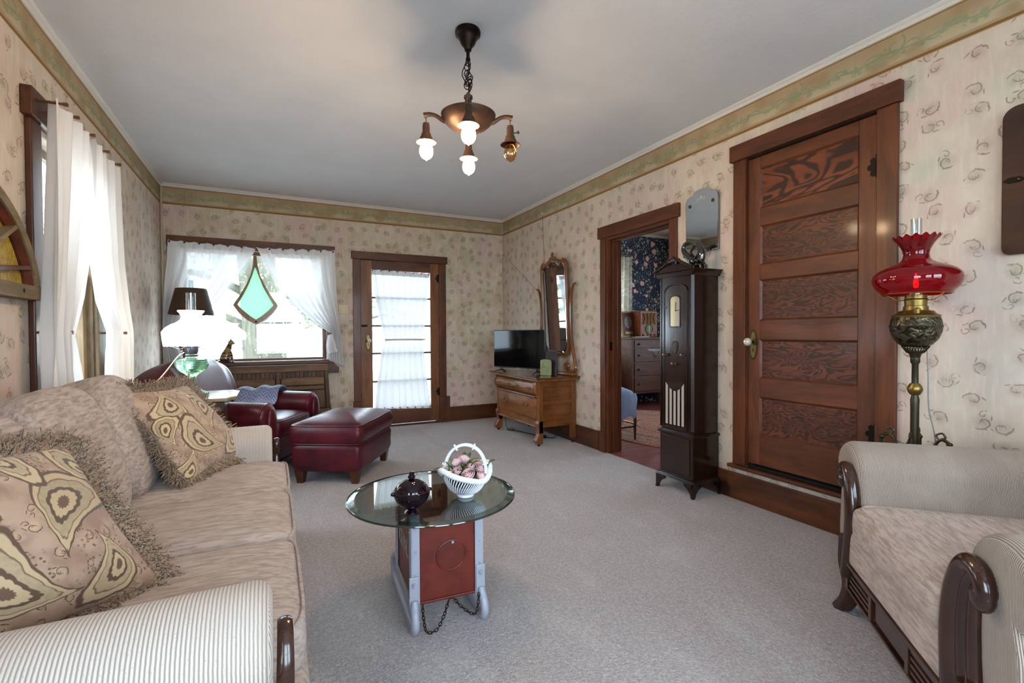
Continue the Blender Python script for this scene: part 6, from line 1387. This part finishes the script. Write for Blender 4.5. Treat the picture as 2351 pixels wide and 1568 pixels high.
for k in range(6): x = lerp(-.01, .645, k/5); put('tack', G().ball((x-.3, -.088, lerp(2.084, 2.10, k/5)), .010, .008, .010, 10, 8), M_TACK, cl2)
put('tieback_peg', G().ball((.305, -.10, 1.16), .010, .010, .010, 10, 8), M_TACK, cl2)
g = G(); drape(g, [(.275, 1.14, .33, 1.14), (.255, 1.02, .37, 1.0), (.262, .92, .40, .95)], .10, 'y', -1, .018, 2, nu=30, nv=20); put('tied_end', g, M_CUR, cl2)
dc = thing('curtain', 'white hourglass curtain tacked over the glazed door', 'curtain', (1.46, YB, 0))
R3 = [(1.082, 1.936, 1.812, 1.922), (1.13, 1.6, 1.78, 1.6), (1.20, 1.25, 1.74, 1.25), (1.236, 1.09, 1.712, 1.07), (1.20, .95, 1.725, .95), (1.15, .6, 1.76, .6), (1.11, .235, 1.818, .195)]
g = G(); drape(g, [(a_-1.46, b_, c_-1.46, d_) for a_, b_, c_, d_ in R3], .020, 'y', -1, .010, 8, nv=60, hem=.008, amp_top=.8); c_o = put('cloth', g, M_CUR3, dc)
g = G(); drape(g, [(-.378, 1.936, .352, 1.922), (-.37, 1.87, .348, 1.86)], .019, 'y', -1, .009, 8, nv=6, hem=.008, amp_top=.8); put('hem', g, M_CUR, c_o)
g = G(); g.tube(spline([(-.22, -.035, 1.075), (-.1, -.04, 1.078), (.1, -.04, 1.078), (.24, -.035, 1.075), (.285, -.03, 1.078)], 24), .012, 8, flat=.5); put('tie_band', g, M_CUR2, dc)
for k in range(8): x = lerp(1.098, 1.80, k/7); put('tack', G().ball((x-1.46, -.034, lerp(1.920, 1.906, k/7)), .008, .007, .008, 10, 8), M_TACK, dc)
for k in range(8): x = lerp(1.13, 1.80, k/7); put('tack', G().ball((x-1.46, -.034, lerp(.245, .215, k/7)), .008, .007, .008, 10, 8), M_TACK, dc)
lc1 = thing('curtain', 'near white cotton panel hanging from pegs at the left side window', 'curtain', (XL, 3.15, 0))
R4 = [(2.93, 2.245, 3.50, 2.245), (2.90, 1.90, 3.45, 1.90), (2.88, 1.60, 3.36, 1.60), (2.86, 1.35, 3.24, 1.35), (2.85, 1.15, 3.08, 1.15), (2.84, 1.0, 3.13, 1.0), (2.83, .6, 3.22, .6)]
g = G(); drape(g, [(a_-3.15, b_, c_-3.15, d_) for a_, b_, c_, d_ in R4], .105, 'x', 1, .030, 4.2, ph=.4, nu=100, nv=50, amp_top=.9); put('cloth', g, M_CUR2, lc1)
lc2 = thing('curtain', 'far white cotton panel held back by a peg at the left side window', 'curtain', (XL, 3.9, 0))
R5 = [(3.44, 2.245, 3.92, 2.23), (3.44, 1.95, 3.94, 1.95), (3.50, 1.6, 3.98, 1.6), (3.60, 1.35, 4.08, 1.33), (3.78, 1.18, 4.16, 1.18), (3.74, 1.05, 4.17, 1.05), (3.70, .6, 4.16, .6)]
g = G(); drape(g, [(a_-3.9, b_, c_-3.9, d_) for a_, b_, c_, d_ in R5], .105, 'x', 1, .030, 4.0, ph=2.0, nu=100, nv=50, amp_top=.9); put('cloth', g, M_CUR2, lc2)

# ---------------------------------------------------------------- bedroom things
bl = thing('curtain', 'cream lace curtain hanging from a thin rod in the bedroom', 'curtain', (4.5, 5.9, 0))
g = G(); drape(g, [(-.72, 2.32, .56, 2.33), (-.72, 1.4, .545, 1.4), (-.72, .05, .57, .0)], .0, 'y', -1, .028, 13, nu=160, nv=20, amp_top=.8); put('cloth', g, M_LACE, bl)
g = G(); g.tube([(-.8, 0, 2.352), (.60, 0, 2.352)], .007, 8); g.ball((.61, 0, 2.352), .018, .014, .016, 10, 8); g.tube([(.56, 0, 2.352), (.56, .15, 2.352)], .006, 6); put('curtain_rod', g, M_PEWTER, bl)
bd2 = thing('bedroom_dresser', 'dark brown four drawer dresser against the navy papered bedroom wall', 'dresser', (5.28, 5.82, 0))
M_DW2 = wood('dark_walnut_drawer', '623420', '3a2014', 0, 1.2, .55, .0)
put('carcass', G().box(-.45, .45, -.20, .20, .22, 1.05), M_DW2, bd2, smooth=False, bevel=.004); put('top', G().box(-.48, .48, -.225, .21, 1.05, 1.078), M_DW2, bd2, smooth=False, bevel=.006)
for z0, z1 in ((.92, 1.03), (.705, .905), (.495, .69), (.26, .48)):
    dw = put('drawer', G().box(-.41, .41, -.212, -.20, z0, z1), M_DW2, bd2, smooth=False, bevel=.003)
    for x in (-.33, .33): put('knob', G().ball((x, -.225, (z0+z1)/2), .016, .016, .016, 10, 8), M_DARKW, dw)
g = G(); g.prism([(-.17, .895), (.17, .895), (.14, .87), (.06, .86), (.03, .82), (.045, .79), (0, .765), (-.045, .79), (-.03, .82), (-.06, .86), (-.14, .87)], 'xz', -.218, -.212); put('carved_overlay', g, M_DARKW, bd2, smooth=False, bevel=.002)
for x in (-.42, .42):
    for y in (-.17, .17): put('leg', G().lathe([(.016, 0), (.024, .05), (.03, .12), (.022, .22)], 12, (x, y, 0)), M_DW2, bd2)
rd = thing('table_radio', 'upright wooden table radio with round dial on the bedroom dresser', 'radio', (5.18, 5.78, 1.079))
M_RADW = wood('radio_cherry', '8d4a26', '5a2b14', 2, 1.2, .5, .0)
put('cabinet', G().box(-.15, .20, -.11, .11, 0, .405), M_RADW, rd, smooth=False, bevel=.012, bseg=3)
g = G(); g.box(-.10, .15, -.114, -.110, .20, .37); put('grille_cloth', g, plain('amber_grille_cloth', '6a4a20', .8), rd, smooth=False)
for k in range(4): put('grille_bar', G().tube(spline([(-.10+.083*k, -.116, .20), (-.06+.055*k, -.118, .29), (-.10+.083*k, -.116, .37)], 14), .008, 6), M_RADW, rd)
dd_ = put('dial_bezel', G().torus((.025, -.114, .125), .068, .007, (0, 1, 0), 32, 8), M_BRASS, rd); put('dial', G().lathe([(.066, 0), (.066, .003), (.001, .004)], 32, (.025, -.112, .125), M=Matrix.Rotation(PI/2, 4, 'X')), plain('green_dial', '3c4228', .55), dd_); put('pointer', G().box(.022, .028, -.119, -.117, .08, .17), M_BRASS, dd_, smooth=False)
for x in (-.09, .0, .06, .14): put('knob', G().ball((x, -.12, .035), .012, .012, .012, 10, 8), M_DARKW, rd)
pf = thing('portrait', 'gilt framed oval portrait leaning on the bedroom dresser', 'picture', (4.93, 5.80, 1.079), rot=(math.radians(-8), 0, 0))
g = G(); g.frame([(-.14, 0), (.14, 0), (.14, .40), (-.14, .40)], [(-.115, .025), (.115, .025), (.115, .375), (-.115, .375)], 'xz', -.01, .012); put('frame', g, plain('dull_gilt', '6e5a2e', .5, .6), pf, smooth=False, bevel=.004)
mt = put('mat', G().box(-.115, .115, -.002, .004, .025, .375), plain('maroon_mat', '6a3a38', .7), pf, smooth=False); put('oval_portrait', G().lathe([(.07, 0), (.07, .003), (.001, .003)], 32, (0, -.002, .235), M=Matrix.Rotation(PI/2, 4, 'X') @ Matrix.Scale(1.35, 4, (0, 1, 0))), plain('sepia_portrait', '9a8f8c', .5, var=.3, scale=22), mt); put('caption_card', G().box(-.07, .07, -.006, -.002, .05, .085), plain('cream_card', 'b39a7c', .6), mt, smooth=False)
for k, (x, y, c, r_) in enumerate(((4.99, 5.66, 'c9bb90', .1), (5.06, 5.665, 'd8d2c0', -.15))):
    t = thing('papers', ('cream booklet' if k == 0 else 'white sheets')+' lying on the front edge of the bedroom dresser'+(' below the portrait' if k == 0 else ' below the radio'), 'papers', (x, y, 1.079+.001), r_); put('sheet', G().box(-.10, .10, -.05, .05, 0, .008), plain('paper_'+c, c, .8), t, smooth=False)
a = N('braided_rug'); X = a.sep(a.obj()); rr_ = a.m_('SQRT', a.m_('ADD', a.m_('POWER', a.m_('MULTIPLY', X[0], 1/1.0), 2), a.m_('POWER', a.m_('MULTIPLY', X[1], 1/1.35), 2)))
ringn = a.m_('FLOOR', a.m_('MULTIPLY', rr_, 42)); hue = a.noise(a.com(a.m_('MULTIPLY', ringn, .37), 0), 1, 1)[0]; brd_ = a.m_('PINGPONG', a.m_('MULTIPLY', rr_, 42), .5)
twc = a.noise(a.scl(a.obj(), 60, 60, 60), 1, 1)[0]
M_RUG = a.done(a.bsdf(a.mix(a.sm(twc, .4, .6), a.ramp(hue, [(.3, S('6b3838')), (.42, S('a5714c')), (.5, S('7a4a44')), (.58, S('6f7a80')), (.7, S('9a5a4c'))]), a.ramp(a.m_('FRACT', a.m_('MULTIPLY', hue, 3)), [(.2, S('8a4440')), (.6, S('b08a6c')), (.9, S('5f4a58'))])), .9, 0, a.bump(brd_, .8, .006), .1))
ru = thing('braided_rug', 'oval braided multicoloured rug on the red bedroom floor', 'rug', (4.35, 4.25, 0))
def ring_el(k0, k1, h):
    g = G(); prf = [(k0, .0), (k0, h*.7), ((k0+k1)/2, h), (k1, h*.7), (k1, 0)]
    g.grid(72, 5, lambda s, q: (math.cos(2*PI*s)*prf[round(q*4)][0], math.sin(2*PI*s)*prf[round(q*4)][0]*1.35, prf[round(q*4)][1]), cu=True); return g
for k in range(26): put('braid', ring_el(1.02*(k+.02)/26 if k else .001, 1.02*(k+1)/26, .012), M_RUG, ru)
chb = thing('side_chair', 'small dark wooden chair just inside the bedroom doorway', 'chair', (3.24, 4.15, .013))
M_CHR = wood('ebonised_chair', '38231c', '1c100c', 2, 1.5, .25, .5)
for x in (-.197, .197):
    for y in (-.195, .195): put('leg', G().lathe([(.011, 0), (.016, .2), (.018, .40), (.017, .43)] if y < 0 else [(.012, 0), (.018, .4), (.016, .9), (.008, .93)], 12, (x, y, 0)), M_CHR, chb)
for z in (.14, .27):
    put('stretcher', G().tube([(-.197, -.195, z), (.197, -.195, z)], .009, 8), M_CHR, chb); put('stretcher', G().tube([(.197, -.195, z+.03), (.197, .195, z+.03)], .009, 8), M_CHR, chb)
put('seat', G().box(-.21, .21, -.21, .21, .40, .43), M_CHR, chb, smooth=False, bevel=.012, bseg=3)
for z in (.60, .76): put('ladder_slat', G().box(-.197, .197, .188, .202, z, z+.05), M_CHR, chb, smooth=False, bevel=.004)
a = N('blue_knit'); o = a.obj(); kn = a.noise(a.scl(o, 120, 120, 60), 1, 2)[0]; M_KNIT = a.done(a.bsdf(a.mix(kn, S('7f97c4'), S('b9c6e2')), .9, 0, a.bump(kn, .6, .004), .1, sheen=.3))
bk = thing('knitted_blanket', 'folded pale blue knitted blanket on the bedroom chair seat', 'blanket', (3.24, 4.15, .445))
g = G(); cushion(g, (0, -.0, .055), .215, .20, .055, e=.35, ez=.6, crown_=.02, wr=.006, seed=3); put('folded_knit', g, M_KNIT, bk)
g = G(); g.grid(16, 24, lambda s, q: (lerp(-.10, .20, s)+.01*math.sin(q*9), -.205-.018*math.sin(q*PI)-.006*math.sin(s*12), .06-.26*q-.03*math.sin(s*7)*q)); put('hanging_fold', g, M_KNIT, bk, solid=.012)

# ---------------------------------------------------------------- outdoors
M_BOUNCE_GROUND = plain('pale_bounce_ground', 'd6d4cc', .9, var=.15, scale=3)  # neutral ground tone made pale to bounce daylight up to the ceiling
sobj('ground', G().box(-40, 40, YB+.15, 60, -.6, -.5).box(-40, XL-.15, -40, YB+.15, -.6, -.5).box(XL-.15, 40, -40, YF-.2, -.6, -.5), M_BOUNCE_GROUND, 'ground outside, made pale to bounce daylight indoors', smooth=False)
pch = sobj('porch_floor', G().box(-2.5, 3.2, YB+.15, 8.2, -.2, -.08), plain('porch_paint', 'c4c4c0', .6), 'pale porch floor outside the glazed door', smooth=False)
M_BARK = wood('tree_bark', '6d6a5c', '3c3a30', 2, .6, .9, 0)
M_FOL = plain('spring_foliage', '7ea06a', .6, var=.2, scale=5)
def tree(label, x, y, r, h_, lean, seed, crown_h, nleaf, spread):
    rnd = random.Random(seed); t = thing('tree', label, 'tree', (x, y, -.5), group='trees outside the windows')
    pts = [Vector((lean*q+.05*math.sin(q*5), .05*math.sin(q*7), q*h_)) for q in [i/8 for i in range(9)]]
    put('trunk', G().tube(pts, lambda q: r*(1.25-.55*q), 20), M_BARK, t); ends = []
    g = G()
    for k in range(14):
        q = rnd.uniform(.28, .95); p = pts[0].lerp(pts[-1], q); an = rnd.uniform(0, 2*PI); L_ = rnd.uniform(.8, 1.7)*spread
        d = Vector((math.cos(an), math.sin(an)*.6, rnd.uniform(-.15, .7))); b = spline([p, p+d*L_*.4+Vector((0, 0, .1)), p+d*L_*.8, p+d*L_+Vector((0, 0, rnd.uniform(-.4, .3)))], 12)
        g.tube(b, (lambda r_: (lambda q_: r_*(1-.8*q_)))(r*.26), 7); ends += [b[-1], b[8], b[6]]
        for j in range(4):
            s_ = b[rnd.randint(3, 11)]; e_ = s_+Vector((rnd.uniform(-.6, .6), rnd.uniform(-.5, .5), rnd.uniform(-.6, .3))); g.tube([s_, (s_+e_)/2+Vector((0, 0, .05)), e_], [.018, .012, .005], 5); ends.append(e_)
    b_ = put('branches', g, M_BARK, t); b_['kind'] = 'stuff'
    g = G()
    for i in range(nleaf*2):
        c = rnd.choice(ends)+Vector((rnd.gauss(0, .28), rnd.gauss(0, .25), rnd.gauss(0, .22))); d = Vector((rnd.gauss(0, 1), rnd.gauss(0, 1), rnd.gauss(0, 1))).normalized(); s_ = d.orthogonal().normalized(); l = rnd.uniform(.018, .036)
        g.f([g.v(c), g.v(c+d*l+s_*l*.4), g.v(c+d*l*2), g.v(c+d*l-s_*l*.4)])
    f_ = put('foliage', g, M_FOL, t, smooth=False); f_['kind'] = 'stuff'
tree('large grey barked tree standing close outside the picture window', -.10, 9.9, .33, 5.2, -.25, 3, 2, 5000, 1.5)
tree('smaller leafy tree further off to the right beyond the picture window', 2.3, 19.5, .2, 5.5, .3, 8, 2, 6000, 1.8)
tree('leafy tree outside the glazed door', 6.2, 12.5, .2, 5.0, .3, 11, 2, 5000, 1.6)
tree('tree outside the left side window', -5.2, 6.8, .22, 5.5, .2, 15, 2, 4000, 1.6)
M_POST = plain('white_porch_paint', 'f0f0ee', .6)
for x, l in ((-.66, 'left white porch post outside the picture window'), (1.02, 'white porch post outside between picture window and glazed door')):
    t = thing('porch_post', l, 'post', (x, 8.0, -.08)); put('shaft', G().box(-.07, .07, -.07, .07, .12, 3.2), M_POST, t, smooth=False, bevel=.01); put('base', G().box(-.10, .10, -.10, .10, 0, .12), M_POST, t, smooth=False, bevel=.01); put('cap', G().box(-.10, .10, -.10, .10, 3.0, 3.1), M_POST, t, smooth=False, bevel=.01)
bpy.context.view_layer.update()
